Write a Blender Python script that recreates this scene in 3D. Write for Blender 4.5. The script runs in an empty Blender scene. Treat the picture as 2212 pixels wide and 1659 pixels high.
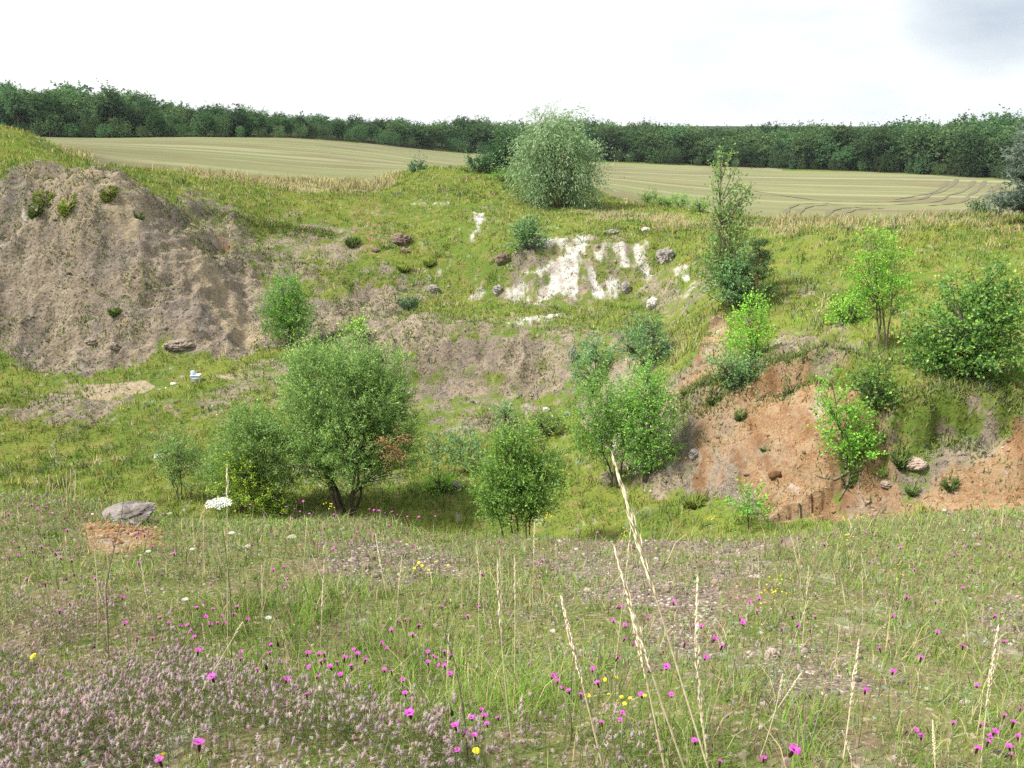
import bpy, math, random
import numpy as np
from mathutils import Vector, noise as mnoise

# ------------------------------------------------------------------ camera, sky, sun
SC = bpy.context.scene
W, H, F = 1024, 768, 887.0
PITCH = math.radians(16.3)
EYE = 1.6
Q = 1024/2212.0                       # the photo was read on a 2212 px wide copy
rng = np.random.default_rng(7)
random.seed(7)

def ray0(u, v):
    a, b, c, s = (u-512)/F, (384-v)/F, math.cos(PITCH), math.sin(PITCH)
    return a, c + b*s, -s + b*c

cam_d = bpy.data.cameras.new("camera")
cam = bpy.data.objects.new("camera", cam_d)
SC.collection.objects.link(cam)
cam.location = (0, 0, EYE)
cam.rotation_euler = (math.pi/2 - PITCH, 0, 0)
cam_d.sensor_width = 36.0
cam_d.lens = 36.0*F/W
cam_d.clip_start, cam_d.clip_end = 0.05, 6000
SC.camera = cam

SUN_DIR = Vector((-0.56, -0.20, 0.74)).normalized()      # towards the sun
world = bpy.data.worlds.new("World")
SC.world = world
world.use_nodes = True
wt = world.node_tree
wt.nodes.clear()
wo = wt.nodes.new("ShaderNodeOutputWorld")
bg = wt.nodes.new("ShaderNodeBackground")
sky = wt.nodes.new("ShaderNodeTexSky")
sky.sky_type = 'NISHITA'
sky.sun_disc = False
sky.sun_elevation = math.asin(SUN_DIR.z)
sky.sun_rotation = math.atan2(SUN_DIR.x, SUN_DIR.y)
tc = wt.nodes.new("ShaderNodeTexCoord")
cn = wt.nodes.new("ShaderNodeTexNoise")
cn.inputs['Scale'].default_value = 2.2
cn.inputs['Detail'].default_value = 6
cn.inputs['Roughness'].default_value = 0.55
mp = wt.nodes.new("ShaderNodeMapping")
mp.inputs['Scale'].default_value = (1, 1, 3.2)
wt.links.new(tc.outputs['Generated'], mp.inputs['Vector'])
wt.links.new(mp.outputs['Vector'], cn.inputs['Vector'])
# a thick white cloud deck, thinner towards one side where grey-blue bellies show
dotn = wt.nodes.new("ShaderNodeVectorMath"); dotn.operation = 'DOT_PRODUCT'
gd = Vector(tuple(ray0(1000, -25))).normalized()
dotn.inputs[1].default_value = gd
wt.links.new(tc.outputs['Generated'], dotn.inputs[0])
mr = wt.nodes.new("ShaderNodeMapRange")
mr.inputs['From Min'].default_value = 0.9953
mr.inputs['From Max'].default_value = 0.9995
wt.links.new(dotn.outputs['Value'], mr.inputs['Value'])
mul = wt.nodes.new("ShaderNodeMath"); mul.operation = 'MULTIPLY'
cr = wt.nodes.new("ShaderNodeMapRange")
cr.inputs['From Min'].default_value = 0.30
cr.inputs['From Max'].default_value = 0.58
wt.links.new(cn.outputs['Fac'], cr.inputs['Value'])
wt.links.new(mr.outputs['Result'], mul.inputs[0])
wt.links.new(cr.outputs['Result'], mul.inputs[1])
skym = wt.nodes.new("ShaderNodeVectorMath"); skym.operation = 'SCALE'
skym.inputs['Scale'].default_value = 0.07
wt.links.new(sky.outputs['Color'], skym.inputs[0])
SKYW = (.375, .383, .387, 1)
thin = wt.nodes.new("ShaderNodeMix"); thin.data_type = 'RGBA'
thin.inputs['Factor'].default_value = 0.90
wt.links.new(skym.outputs['Vector'], thin.inputs['A'])
thin.inputs['B'].default_value = SKYW
grey = wt.nodes.new("ShaderNodeMix"); grey.data_type = 'RGBA'
wt.links.new(mul.outputs['Value'], grey.inputs['Factor'])
veil = wt.nodes.new("ShaderNodeMix"); veil.data_type = 'RGBA'     # thinner, bluish cloud round the grey belly
mr2 = wt.nodes.new("ShaderNodeMapRange")
mr2.inputs['From Min'].default_value = 0.90
mr2.inputs['From Max'].default_value = 0.99
wt.links.new(dotn.outputs['Value'], mr2.inputs['Value'])
cn2 = wt.nodes.new("ShaderNodeTexNoise"); cn2.inputs['Scale'].default_value = 7.0; cn2.inputs['Detail'].default_value = 6
wt.links.new(mp.outputs['Vector'], cn2.inputs['Vector'])
cr2 = wt.nodes.new("ShaderNodeMapRange")
cr2.inputs['From Min'].default_value = 0.42; cr2.inputs['From Max'].default_value = 0.66
wt.links.new(cn2.outputs['Fac'], cr2.inputs['Value'])
mul2 = wt.nodes.new("ShaderNodeMath"); mul2.operation = 'MULTIPLY'
wt.links.new(mr2.outputs['Result'], mul2.inputs[0]); wt.links.new(cr2.outputs['Result'], mul2.inputs[1])
wt.links.new(mul2.outputs['Value'], veil.inputs['Factor'])
wt.links.new(thin.outputs['Result'], veil.inputs['A'])
veil.inputs['B'].default_value = (0.298, 0.322, 0.334, 1)
wt.links.new(veil.outputs['Result'], grey.inputs['A'])
grey.inputs['B'].default_value = (0.195, 0.225, 0.26, 1)
wt.links.new(grey.outputs['Result'], bg.inputs['Color'])
bg.inputs['Strength'].default_value = 1.0
wt.links.new(bg.outputs['Background'], wo.inputs['Surface'])

sun_d = bpy.data.lights.new("sun", 'SUN')
sun_d.energy = 2.35
sun_d.angle = math.radians(8)
sun_d.color = (1.0, 0.95, 0.86)
sun = bpy.data.objects.new("sun", sun_d)
SC.collection.objects.link(sun)
sun.rotation_euler = SUN_DIR.to_track_quat('Z', 'Y').to_euler()

SC.view_settings.view_transform = 'Standard'
SC.view_settings.look = 'None'
SC.view_settings.exposure = 1.58
SC.view_settings.gamma = 1.0
SC.render.engine = 'CYCLES'
SC.cycles.max_bounces = 5
SC.cycles.diffuse_bounces = 3
SC.cycles.transmission_bounces = 2
SC.cycles.glossy_bounces = 1
SC.cycles.transparent_max_bounces = 4
SC.cycles.use_adaptive_sampling = True
SC.cycles.adaptive_threshold = 0.015
SC.cycles.use_denoising = False

# ------------------------------------------------------------------ helpers
def ray(u, v):
    """direction through pixel (u, v) of the 1024 x 768 frame"""
    a, b = (u-512)/F, (384-v)/F
    c, s = math.cos(PITCH), math.sin(PITCH)
    return np.array([a, c + b*s, -s + b*c])

def tag(o, label=None, cat=None, group=None, kind=None):
    if label: o['label'] = label
    if cat: o['category'] = cat
    if group: o['group'] = group
    if kind: o['kind'] = kind
    return o

def link(o, parent=None):
    SC.collection.objects.link(o)
    if parent: o.parent = parent
    return o

def thing(name, label, cat, loc, group=None, rz=0.0):
    o = bpy.data.objects.new(name, None)
    o.empty_display_size = 0.1
    link(o)
    o.location = loc
    o.rotation_euler.z = rz
    return tag(o, label, cat, group)

def tri_mesh(name, V, T, mat=None, col=None, smooth=False, fcol=None):
    """triangle mesh from numpy arrays; col = per-vertex colour attribute 'col'"""
    me = bpy.data.meshes.new(name)
    V = np.ascontiguousarray(V, np.float32); T = np.ascontiguousarray(T, np.int32)
    me.vertices.add(len(V)); me.vertices.foreach_set('co', V.ravel())
    n = T.shape[1]
    me.loops.add(T.size); me.loops.foreach_set('vertex_index', T.ravel())
    me.polygons.add(len(T)); me.polygons.foreach_set('loop_start', np.arange(0, T.size, n, dtype=np.int32))
    if smooth: me.polygons.foreach_set('use_smooth', np.ones(len(T), bool))
    if col is not None:
        a = me.attributes.new('col', 'FLOAT_COLOR', 'POINT')
        c = np.ones((len(V), 4), np.float32); c[:, :3] = col
        a.data.foreach_set('color', c.ravel())
    me.update(calc_edges=True)
    me.validate()
    if mat: me.materials.append(mat)
    return me

def mobj(name, me, parent=None, loc=(0, 0, 0)):
    o = bpy.data.objects.new(name, me)
    link(o, parent)
    o.location = loc
    return o

def sstep(a, b, x):
    t = np.clip((x-a)/(b-a), 0, 1)
    return t*t*(3-2*t)

def _hash(ix, iy, seed):
    h = (ix.astype(np.int64)*374761393 + iy.astype(np.int64)*668265263 + seed*974634777) & 0xffffffff
    h = ((h ^ (h >> 13))*1274126177) & 0xffffffff
    h = (h ^ (h >> 16)) & 0xffff
    return h/65535.0

def vnoise(x, y, seed=0):
    ix, iy = np.floor(x), np.floor(y)
    fx, fy = x-ix, y-iy
    fx = fx*fx*fx*(fx*(fx*6-15)+10); fy = fy*fy*fy*(fy*(fy*6-15)+10)
    ix = ix.astype(np.int64); iy = iy.astype(np.int64)
    a = _hash(ix, iy, seed); b = _hash(ix+1, iy, seed)
    c = _hash(ix, iy+1, seed); d = _hash(ix+1, iy+1, seed)
    return (a*(1-fx)+b*fx)*(1-fy) + (c*(1-fx)+d*fx)*fy

def fbm(x, y, seed=0, oct=4, gain=0.5):
    s, a, t = 0, 1.0, 0
    for k in range(oct):
        c, q = math.cos(0.7*k+.3), math.sin(0.7*k+.3)
        s = s + a*vnoise((x*c-y*q)*2**k + 13.7*k, (x*q+y*c)*2**k - 7.1*k, seed+k)
        t += a; a *= gain
    return s/t*2-1                                            # about -1 .. 1
# ------------------------------------------------------------------ terrain: cross-sections of the quarry, foot of the viewer to the horizon
# each row is one feature line across the place (lip, pit floor, foot of the hill, rim, field edge ...): (u, v, y) sight-line and forward distance,
# or (u, None, y, z) for ground the lip hides; z below eye level
ROWS = [
 [(512, None, .5, -1.50)],
 [(0, 768, 1.9), (512, 768, 1.9), (1024, 768, 1.95)],
 [(0, 640, 3.1), (512, 640, 3.2), (1024, 640, 3.3)],
 [(0, 570, 4.5), (512, 575, 4.75), (1024, 570, 5.2)],
 [(-300, 495, 6.3), (0, 496, 6.4), (60, 503, 6.5), (110, 507, 6.6), (160, 517, 6.5), (230, 524, 6.5), (350, 516, 6.6), (430, 531, 6.6), (500, 532, 6.7), (560, 537, 6.9), (640, 547, 7.1), (700, 553, 7.2), (760, 552, 7.4), (800, 546, 7.6), (860, 532, 8.0), (920, 518, 8.3), (1024, 506, 8.5), (1350, 480, 9)],
 [(0, None, 11.2, -7.3), (512, None, 11.2, -7.2), (700, None, 11, -7.0), (860, None, 11.5, -6.6), (1024, None, 11.5, -6.0), (1350, None, 11.5, -5.2)],
 [(0, None, 17.5, -11.2), (512, None, 17.5, -11.3), (620, None, 17.2, -10.8), (740, None, 17, -9.7), (860, None, 16.8, -8.9), (1024, None, 16.5, -8.2), (1350, None, 16, -6.3)],
 [(-300, 480, 27), (0, 490, 27), (200, 500, 26.5), (350, 515, 26), (520, 522, 25.5), (600, 510, 25), (680, 503, 24), (760, 508, 22), (860, 508, 20.3), (1024, 497, 19.3), (1350, 440, 18.6)],
 [(-300, 450, 31), (0, 455, 31), (100, 450, 32), (200, 440, 33), (300, 440, 33), (420, 438, 33.5), (500, 434, 33.8), (600, 452, 30), (680, 450, 26), (760, 442, 23.7), (860, 440, 21.6), (1024, 440, 20.2), (1350, 370, 20)],
 [(-300, 393, 36.5), (0, 397, 36.5), (100, 395, 37), (200, 401, 36.5), (330, 398, 37.5), (400, 402, 38.2), (500, 400, 38.2), (570, 402, 36.8), (620, 402, 32), (680, 400, 27.8), (760, 388, 25.5), (860, 388, 22.9), (1024, 414, 21), (1350, 330, 21)],
 [(-300, 365, 41), (0, 364, 41), (200, 361, 41.5), (280, 352, 43), (330, 342, 44), (380, 329, 42.4), (450, 321, 42.0), (520, 325, 41.8), (575, 330, 40.6), (640, 345, 36.3), (700, 345, 31.8), (760, 340, 30), (860, 345, 27), (1024, 350, 25.5), (1350, 270, 25.5)],
 [(-300, 270, 45.3), (0, 272, 45.3), (100, 276, 45.3), (160, 285, 45.4), (200, 300, 45.6), (250, 325, 46.5), (300, 318, 48), (350, 310, 49), (420, 305, 50), (480, 304, 50), (520, 304, 49), (580, 303, 48.3), (620, 303, 48.3), (655, 308, 46), (695, 317, 37.5), (735, 305, 35.5), (800, 290, 35), (900, 290, 33.5), (1024, 290, 32), (1350, 200, 32)],
 [(-300, 178, 50), (0, 180, 50), (60, 175, 50.5), (110, 174, 51), (140, 188, 51.5), (175, 214, 52), (220, 246, 52.5), (300, 265, 54), (350, 265, 54), (400, 268, 54.5), (450, 256, 55), (500, 246, 54.2), (560, 240, 53.6), (620, 238, 53.6), (680, 238, 54), (720, 240, 50), (770, 240, 45), (850, 240, 41), (950, 245, 38), (1024, 248, 36), (1350, 150, 36)],
 [(-300, 90, 62), (0, 127, 62), (30, 134, 62), (50, 144, 62), (75, 161, 62), (110, 169, 63), (200, 180, 65), (300, 190, 66), (350, 195, 66), (420, 197, 66), (500, 200, 66), (560, 207, 66), (650, 213, 64), (720, 216, 60), (780, 225, 50), (850, 226, 46), (950, 223, 44), (1024, 222, 42), (1350, 120, 44)],
 [(-300, None, 72, 0.5), (0, None, 72, -1.9), (75, 152, 75), (110, 158, 78), (200, 168, 78), (300, 178, 78), (370, 182, 78), (400, 176, 76), (430, 170, 75), (510, 171, 75), (545, 182, 75), (600, 195, 76), (650, 203, 76), (700, 211, 72), (780, 222, 62), (850, None, 58, -6.2), (950, None, 58, -6.1), (1024, None, 58, -5.9), (1350, None, 60, -2)],
 [(-300, None, 130, -2), (0, 141, 130), (100, 146, 130), (200, 152, 130), (300, 160, 130), (400, 167, 130), (500, 173, 130), (600, 179, 130), (700, 189, 130), (800, 195, 130), (900, 197, 130), (1024, 198, 130), (1350, 200, 130)],
 [(-300, 135, 290), (0, 136, 300), (108, 137, 300), (200, 135.5, 320), (270, 135.8, 330), (340, 140, 360), (478, 153, 400), (604, 161, 390), (775, 168, 350), (914, 173, 310), (991, 177.5, 290), (1350, 185, 280)],
 [(-300, 120, 520), (0, 124, 520), (300, 128, 560), (512, 132, 600), (700, 136, 560), (1024, 136, 500), (1350, 136, 500)],
 [(512, 126, 3000)],
]
def pchip(x, y, xq):
    h = np.diff(x); d = np.diff(y)/h
    n = len(x)
    m = np.zeros(n)
    if n == 2: m[:] = d[0]
    else:
        for k in range(1, n-1):
            if d[k-1]*d[k] > 0:
                w1, w2 = 2*h[k]+h[k-1], h[k]+2*h[k-1]
                m[k] = (w1+w2)/(w1/d[k-1]+w2/d[k])
        m[0], m[-1] = d[0], d[-1]
    i = np.clip(np.searchsorted(x, xq)-1, 0, n-2)
    t = np.clip((xq-x[i])/h[i], 0, 1)
    t2, t3 = t*t, t*t*t
    return (2*t3-3*t2+1)*y[i] + (t3-2*t2+t)*h[i]*m[i] + (-2*t3+3*t2)*y[i+1] + (t3-t2)*h[i]*m[i+1]

def row_points(row):
    th, lr, zz = [], [], []
    for p in row:
        u, v, y = p[0], p[1], p[2]
        d = ray(u, v if v is not None else 400)
        x = d[0]/d[1]*y
        z = p[3] if v is None else d[2]/d[1]*y
        th.append(math.atan2(x, y)); lr.append(math.log(math.hypot(x, y))); zz.append(z)
    o = np.argsort(th)
    return np.array(th)[o], np.array(lr)[o], np.array(zz)[o]

FINE = math.radians(43)
TH = np.concatenate([np.linspace(-math.pi, -FINE, 46)[:-1], np.linspace(-FINE, FINE, 660), np.linspace(FINE, math.pi, 46)[1:]])
def geo(a, b, n): return np.exp(np.linspace(math.log(a), math.log(b), n, endpoint=False))
RR = np.concatenate([geo(.4, 1.5, 12), geo(1.5, 10, 230), geo(10, 18, 60), geo(18, 62, 430), geo(62, 90, 90), geo(90, 340, 90), geo(340, 2900, 25), [2900.0]])
LR = np.log(RR)
thc = np.clip(TH, -0.80, 0.80)
K = len(ROWS)
KL, KZ = np.zeros((K, len(TH))), np.zeros((K, len(TH)))
for k, row in enumerate(ROWS):
    th, lr, zz = row_points(row)
    tq = np.clip(thc, th[0], th[-1])
    if len(th) == 1: KL[k] = lr[0]; KZ[k] = zz[0]
    else: KL[k] = pchip(th, lr, tq); KZ[k] = pchip(th, zz, tq)
GZ = np.zeros((len(TH), len(RR)))
for j in range(len(TH)):
    l = KL[:, j].copy()
    for k in range(1, K): l[k] = max(l[k], l[k-1]+0.03)
    GZ[j] = pchip(l, KZ[:, j], LR)
wb = sstep(0.80, 1.9, np.abs(TH))[:, None]
zb = np.interp(LR, [math.log(.4), math.log(8), math.log(60), math.log(400), math.log(2900)], [-1.5, -1.7, -3, -8, -6])[None, :]
GZ = GZ*(1-wb) + zb*wb
GX = np.sin(TH)[:, None]*RR[None, :]
GY = np.cos(TH)[:, None]*RR[None, :]
R2 = np.broadcast_to(RR[None, :], GX.shape)

def grid_at(A, x, y):
    """bilinear look-up of a grid array at world x, y"""
    x, y = np.asarray(x, float), np.asarray(y, float)
    th, l = np.arctan2(x, y), np.log(np.maximum(np.hypot(x, y), .41))
    i = np.clip(np.searchsorted(TH, th)-1, 0, len(TH)-2); j = np.clip(np.searchsorted(LR, l)-1, 0, len(LR)-2)
    a = (th-TH[i])/(TH[i+1]-TH[i]); b = np.clip((l-LR[j])/(LR[j+1]-LR[j]), 0, 1)
    return (A[i, j]*(1-a)+A[i+1, j]*a)*(1-b) + (A[i, j+1]*(1-a)+A[i+1, j+1]*a)*b

def hit(u, v, h=0.0, q=True, rmin=0.0):
    """ground point seen at (u, v); h lifts the ground (for a flower head h above it)"""
    if q: u, v = u*Q, v*Q
    d = ray(u, v)
    s = d[2]/math.hypot(d[0], d[1]); th = math.atan2(d[0], d[1])
    i = int(np.clip(np.searchsorted(TH, th)-1, 0, len(TH)-2)); a = (th-TH[i])/(TH[i+1]-TH[i])
    prof = GZ[i]*(1-a)+GZ[i+1]*a + h
    f = prof - s*RR
    k0 = 14 if h == 0 else 10
    if rmin: k0 = int(np.searchsorted(RR, rmin))
    idx = np.nonzero(f[k0:] >= 0)[0]
    if len(idx) == 0: r = 400.0
    else:
        k = idx[0]+k0
        t = f[k-1]/(f[k-1]-f[k]) if f[k-1] < 0 else 1
        r = RR[k-1]+t*(RR[k]-RR[k-1])
    x, y = math.sin(th)*r, math.cos(th)*r
    return np.array([x, y, s*r - h])

def poly_xy(pts):
    rm = 14.0 if max(p[1] for p in pts) <= 1126 else 0.0
    return np.array([hit(u, v, rmin=rm)[:2] for u, v in pts])

def soft_poly(P, x, y, w, wob=None):
    """0..1 cover of a ground patch with world outline P, soft over +-w(x,y) metres"""
    out = np.zeros(x.shape)
    m = w if np.isscalar(w) else w.max()
    lo, hi = P.min(0)-2*m, P.max(0)+2*m
    sel = (x > lo[0]) & (x < hi[0]) & (y > lo[1]) & (y < hi[1])
    if not sel.any(): return out
    X, Y = x[sel], y[sel]
    inside = np.zeros(X.shape, bool); dist = np.full(X.shape, 1e9)
    for (x0, y0), (x1, y1) in zip(P, np.roll(P, -1, 0)):
        c = ((y0 > Y) != (y1 > Y))
        if y1 != y0: inside ^= c & (X < (x1-x0)*(Y-y0)/(y1-y0)+x0)
        ex, ey = x1-x0, y1-y0
        t = np.clip(((X-x0)*ex+(Y-y0)*ey)/(ex*ex+ey*ey+1e-12), 0, 1)
        dist = np.minimum(dist, np.hypot(X-x0-t*ex, Y-y0-t*ey))
    sd = np.where(inside, dist, -dist)
    ww = w if np.isscalar(w) else w[sel]
    if wob is not None: sd = sd + wob[sel]*ww
    out[sel] = sstep(-ww, ww, sd)
    return out

ZONES = {
 'bare': [
  (.95, [(-150, 440), (60, 385), (200, 375), (270, 380), (330, 405), (410, 455), (485, 515), (580, 605), (620, 680), (650, 750), (560, 768), (430, 770), (300, 775), (150, 785), (-150, 785)]),
  (.6, [(300, 395), (400, 400), (560, 490), (690, 590), (700, 620), (640, 600), (560, 600), (450, 500)]),
  (.9, [(680, 655), (830, 640), (900, 650), (800, 715), (700, 720)]),
  (.95, [(781, 740), (867, 689), (921, 681), (992, 682), (1001, 692), (945, 707), (1039, 712), (1136, 720), (1152, 740), (1167, 775), (1226, 769), (1234, 834), (1117, 849), (1000, 828), (898, 828), (882, 775)]),
  (.45, [(898, 826), (1234, 826), (1226, 892), (1039, 892), (921, 900)]),
  (.5, [(1152, 721), (1234, 732), (1335, 697), (1351, 736), (1312, 795), (1226, 814)]),
  (.8, [(925, 900), (1040, 893), (1110, 900), (1135, 925), (1060, 955), (960, 945)]),
  (.6, [(1640, 760), (1830, 690), (1900, 760), (1900, 825), (1700, 835), (1600, 820)]),
  (.45, [(840, 585), (1000, 590), (1130, 575), (1060, 620), (1010, 640), (900, 660), (700, 650), (720, 620)]),
  (.75, [(-100, 858), (150, 852), (260, 858), (220, 890), (100, 915), (-100, 930)]),
  (.6, [(830, 640), (930, 600), (1000, 600), (960, 650), (900, 660)]),
  (.5, [(1000, 590), (1080, 555), (1120, 560), (1060, 610)]),
  (.88, [(1270, 1020), (1440, 980), (1490, 900), (1480, 860), (1600, 830), (1700, 860), (1800, 840), (1820, 1110), (1650, 1108), (1500, 1092), (1400, 1080), (1280, 1070)]),
  (.52, [(1128, 510), (1273, 502), (1429, 510), (1500, 580), (1507, 635), (1312, 658), (1156, 666), (1007, 650), (1078, 599)]),
  (.8, [(1700, 760), (1830, 680), (1850, 700), (1720, 770)]),
  (.6, [(1780, 605), (1840, 600), (1800, 640), (1730, 660)]),
  (.5, [(1880, 905), (2000, 890), (2300, 840), (2300, 880), (2050, 935), (1920, 995)]),
 ],
 'orange': [
  (1.0, [(1790, 1000), (1890, 990), (1890, 1100), (1800, 1100)]),
  (1.0, [(1425, 890), (1475, 790), (1535, 700), (1592, 664), (1600, 730), (1560, 835), (1475, 880)]),
  (.95, [(1470, 880), (1570, 838), (1700, 815), (1850, 820), (1890, 880), (1865, 960), (1830, 1020), (1900, 1115), (1750, 1112), (1650, 1075), (1560, 1020), (1470, 1000), (1490, 920)]),
  (.62, [(1480, 900), (1640, 980), (1720, 1095), (1560, 1085), (1420, 1055), (1300, 1058), (1290, 1030), (1420, 985)]),
  (1.0, [(1890, 1005), (1960, 985), (2050, 945), (2130, 915), (2300, 885), (2400, 1100), (2212, 1112), (2100, 1120), (1950, 1124), (1830, 1122), (1840, 1040)]),
  (.95, [(225, 1135), (330, 1140), (350, 1178), (250, 1190)]),
  (.6, [(0, 1180), (130, 1190), (130, 1230), (0, 1230)]),
  (.6, [(500, 690), (545, 680), (560, 740), (520, 740)]),
  (.55, [(470, 500), (520, 540), (510, 560), (470, 530)]),
  (.4, [(790, 430), (806, 432), (820, 490), (830, 530), (815, 520), (800, 480)]),
 ],
 'chalk': [
  (0.7, [(1152, 514), (1195, 506), (1226, 510), (1222, 533), (1167, 541), (1128, 549)]),
  (0.95, [(1246, 506), (1273, 506), (1269, 529), (1257, 564), (1248, 596), (1242, 646), (1210, 644), (1222, 580), (1232, 533)]),
  (0.95, [(1187, 564), (1230, 545), (1226, 596), (1207, 644), (1164, 646), (1160, 619), (1183, 596)]),
  (0.85, [(1132, 586), (1187, 562), (1195, 574), (1167, 596), (1136, 594)]),
  (0.6, [(1082, 631), (1132, 596), (1160, 615), (1152, 662), (1097, 662)]),
  (0.75, [(1005, 648), (1039, 621), (1076, 609), (1072, 621), (1039, 637), (1023, 652)]),
  (0.8, [(1259, 564), (1273, 564), (1304, 648), (1285, 652)]),
  (0.85, [(1285, 564), (1289, 549), (1308, 539), (1298, 566)]),
  (0.9, [(1371, 539), (1396, 527), (1392, 564), (1425, 607), (1406, 615), (1380, 572)]),
  (0.75, [(1332, 539), (1349, 539), (1363, 582), (1345, 582)]),
  (0.7, [(1312, 619), (1334, 613), (1330, 648), (1314, 648)]),
  (0.85, [(1466, 580), (1486, 579), (1511, 629), (1494, 629)]),
  (0.58, [(1074, 701), (1136, 685), (1203, 676), (1238, 681), (1187, 696), (1089, 703)]),
  (0.67, [(1025, 463), (1048, 461), (1050, 478), (1043, 491), (1030, 495)]),
  (0.59, [(1021, 504), (1039, 494), (1035, 507)]),
  (0.59, [(998, 531), (1021, 513), (1016, 527)]),
  (0.70, [(900, 582), (918, 581), (939, 599), (925, 602)]),
  (0.44, [(921, 576), (947, 579), (951, 590), (929, 589)]),
  (0.48, [(878, 439), (898, 435), (970, 439), (965, 446), (898, 444), (882, 452)]),
 ],
 'dry': [
  (.95, [(120, 318), (330, 352), (500, 382), (760, 395), (850, 378), (830, 402), (600, 405), (350, 372), (200, 345)]),
  (.8, [(1290, 450), (1500, 470), (1640, 478), (1700, 500), (1500, 500), (1300, 478)]),
  (.6, [(1640, 482), (1800, 478), (2000, 470), (2212, 470), (2212, 500), (2000, 500), (1800, 500), (1680, 510)]),
  (.6, [(1430, 850), (1440, 740), (1530, 680), (1500, 750), (1450, 850)]),
 ],
 'path': [
  (.52, [(230, 400), (330, 420), (420, 520), (470, 600), (560, 690), (610, 750), (520, 745), (430, 650), (330, 570), (250, 480)]),
  (.46, [(90, 392), (270, 385), (310, 425), (200, 440)]),
  (.45, [(960, 760), (1010, 740), (1030, 800), (980, 840)]),
  (.42, [(-100, 830), (250, 833), (250, 846), (-100, 850)]),
  (.75, [(240, 832), (420, 820), (600, 808), (600, 812), (430, 828), (300, 838)]),
  (.8, [(360, 880), (385, 900), (395, 945), (385, 945), (370, 910)]),
 ],
 'gravel': [
  (.55, [(1130, 1190), (1300, 1165), (1500, 1172), (1620, 1182), (1640, 1250), (1450, 1330), (1350, 1350), (1200, 1290)]),
  (.55, [(1360, 1320), (1600, 1250), (1580, 1400), (1420, 1460)]),
  (.75, [(2080, 1290), (2180, 1280), (2170, 1350), (2080, 1350)]),
  (.6, [(1560, 1400), (1800, 1370), (1900, 1480), (1650, 1540)]),
  (.6, [(700, 1180), (1000, 1160), (1050, 1260), (760, 1270)]),
  (.5, [(1040, 1330), (1250, 1300), (1280, 1420), (1060, 1420)]),
  (.7, [(60, 1520), (220, 1440), (330, 1560), (300, 1660), (0, 1660)]),
 ],
 'clover': [
  (1.0, [(-200, 1330), (180, 1310), (360, 1330), (520, 1430), (700, 1500), (900, 1560), (1160, 1570), (1360, 1600), (1450, 1720), (-200, 1900)]),
 ],
}
ZP = {k: [(a, poly_xy(p)) for a, p in v] for k, v in ZONES.items()}
def cover(kind, x, y, soft=0.022):
    r = np.hypot(x, y)
    if kind in ('chalk', 'path'): soft = .009 if kind == 'chalk' else .010
    k = 60 if kind == 'chalk' else 18
    wob = fbm(x*k/np.maximum(r, 3), y*k/np.maximum(r, 3), 31, 5)*(1.0 if kind == 'chalk' else 1.7)
    out = np.zeros(np.shape(x))
    for a, P in ZP[kind]: out = np.maximum(out, a*soft_poly(P, x, y, soft*r, wob*(.009 if kind == 'chalk' else .03)/soft))
    return out
FIELD_P = np.array([(-90, 76), (-36, 78)] + [tuple(hit(u, v)[:2]) for u, v in [(200, 358), (330, 366), (480, 380), (640, 390), (780, 392)]] +
                   [(-6, 84), (2, 86), (8, 84)] + [tuple(hit(u, v)[:2]) for u, v in [(1310, 425), (1420, 446), (1560, 466), (1650, 474)]] + [(24, 64), (32, 60), (60, 62), (110, 70)])
far_edge = []
for (u, v, y) in [(1350, 185, 272), (991, 178, 284), (914, 173.5, 304), (775, 168.5, 343), (604, 162, 380), (478, 154, 388), (340, 141.5, 345), (270, 138.5, 300), (200, 139, 280), (108, 140, 275), (0, 138, 280), (-120, 138, 280)]:
    d = ray(u, v); far_edge.append((d[0]/d[1]*y, y))
FIELD_P = np.vstack([FIELD_P, np.array(far_edge)])
HILL_P = poly_xy([(-60, 430), (60, 380), (200, 372), (275, 376), (335, 405), (400, 460), (470, 520), (560, 610), (600, 690), (625, 745), (560, 768), (430, 770), (300, 775), (150, 787), (-60, 785)])

# relief, scaled with the ground it sits on
mb, mo, mc = cover('bare', GX, GY), cover('orange', GX, GY), cover('chalk', GX, GY)
near = sstep(14, 8, R2)
pit = sstep(14, 24, R2)*sstep(100, 70, R2)
rough = np.maximum(np.maximum(mb*(1-.75*mo), mo*.25), mc*.8)
D = near*(0.12*fbm(GX*.42, GY*.42, 7, 2) + 0.085*fbm(GX*.9, GY*.9, 3, 3) + 0.014*fbm(GX*6, GY*6, 5, 3))
D = D + pit*(1-.7*mo)*(0.30*fbm(GX*.22, GY*.22, 11, 3) + 0.10*fbm(GX*1.0, GY*1.0, 12, 4) + 0.05*np.abs(fbm(GX*3, GY*3, 14, 3)))
rid = 1-np.abs(fbm(GX*.55+.25*GY, GY*.55-.3*GX, 21, 4))*2
D = D + pit*rough*(0.46*rid - .2 + 0.10*fbm(GX*2.6, GY*2.6, 23, 4))
led = 1-np.abs(fbm(GX*.18+GY*.05, GZ*1.5+GX*.06, 27, 3))*2.4
D = D + pit*mb*(.30*led-.15)
gul = fbm(GX*1.15, GY*.16, 41, 3)
D = D + pit*mc*0.35*gul + pit*mb*.30*fbm(GX*1.1+GY*.3, GY*.12, 43, 4)
D = D + sstep(200, 500, R2)*1.0*fbm(GX*.01, GY*.01, 51, 3)
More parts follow.
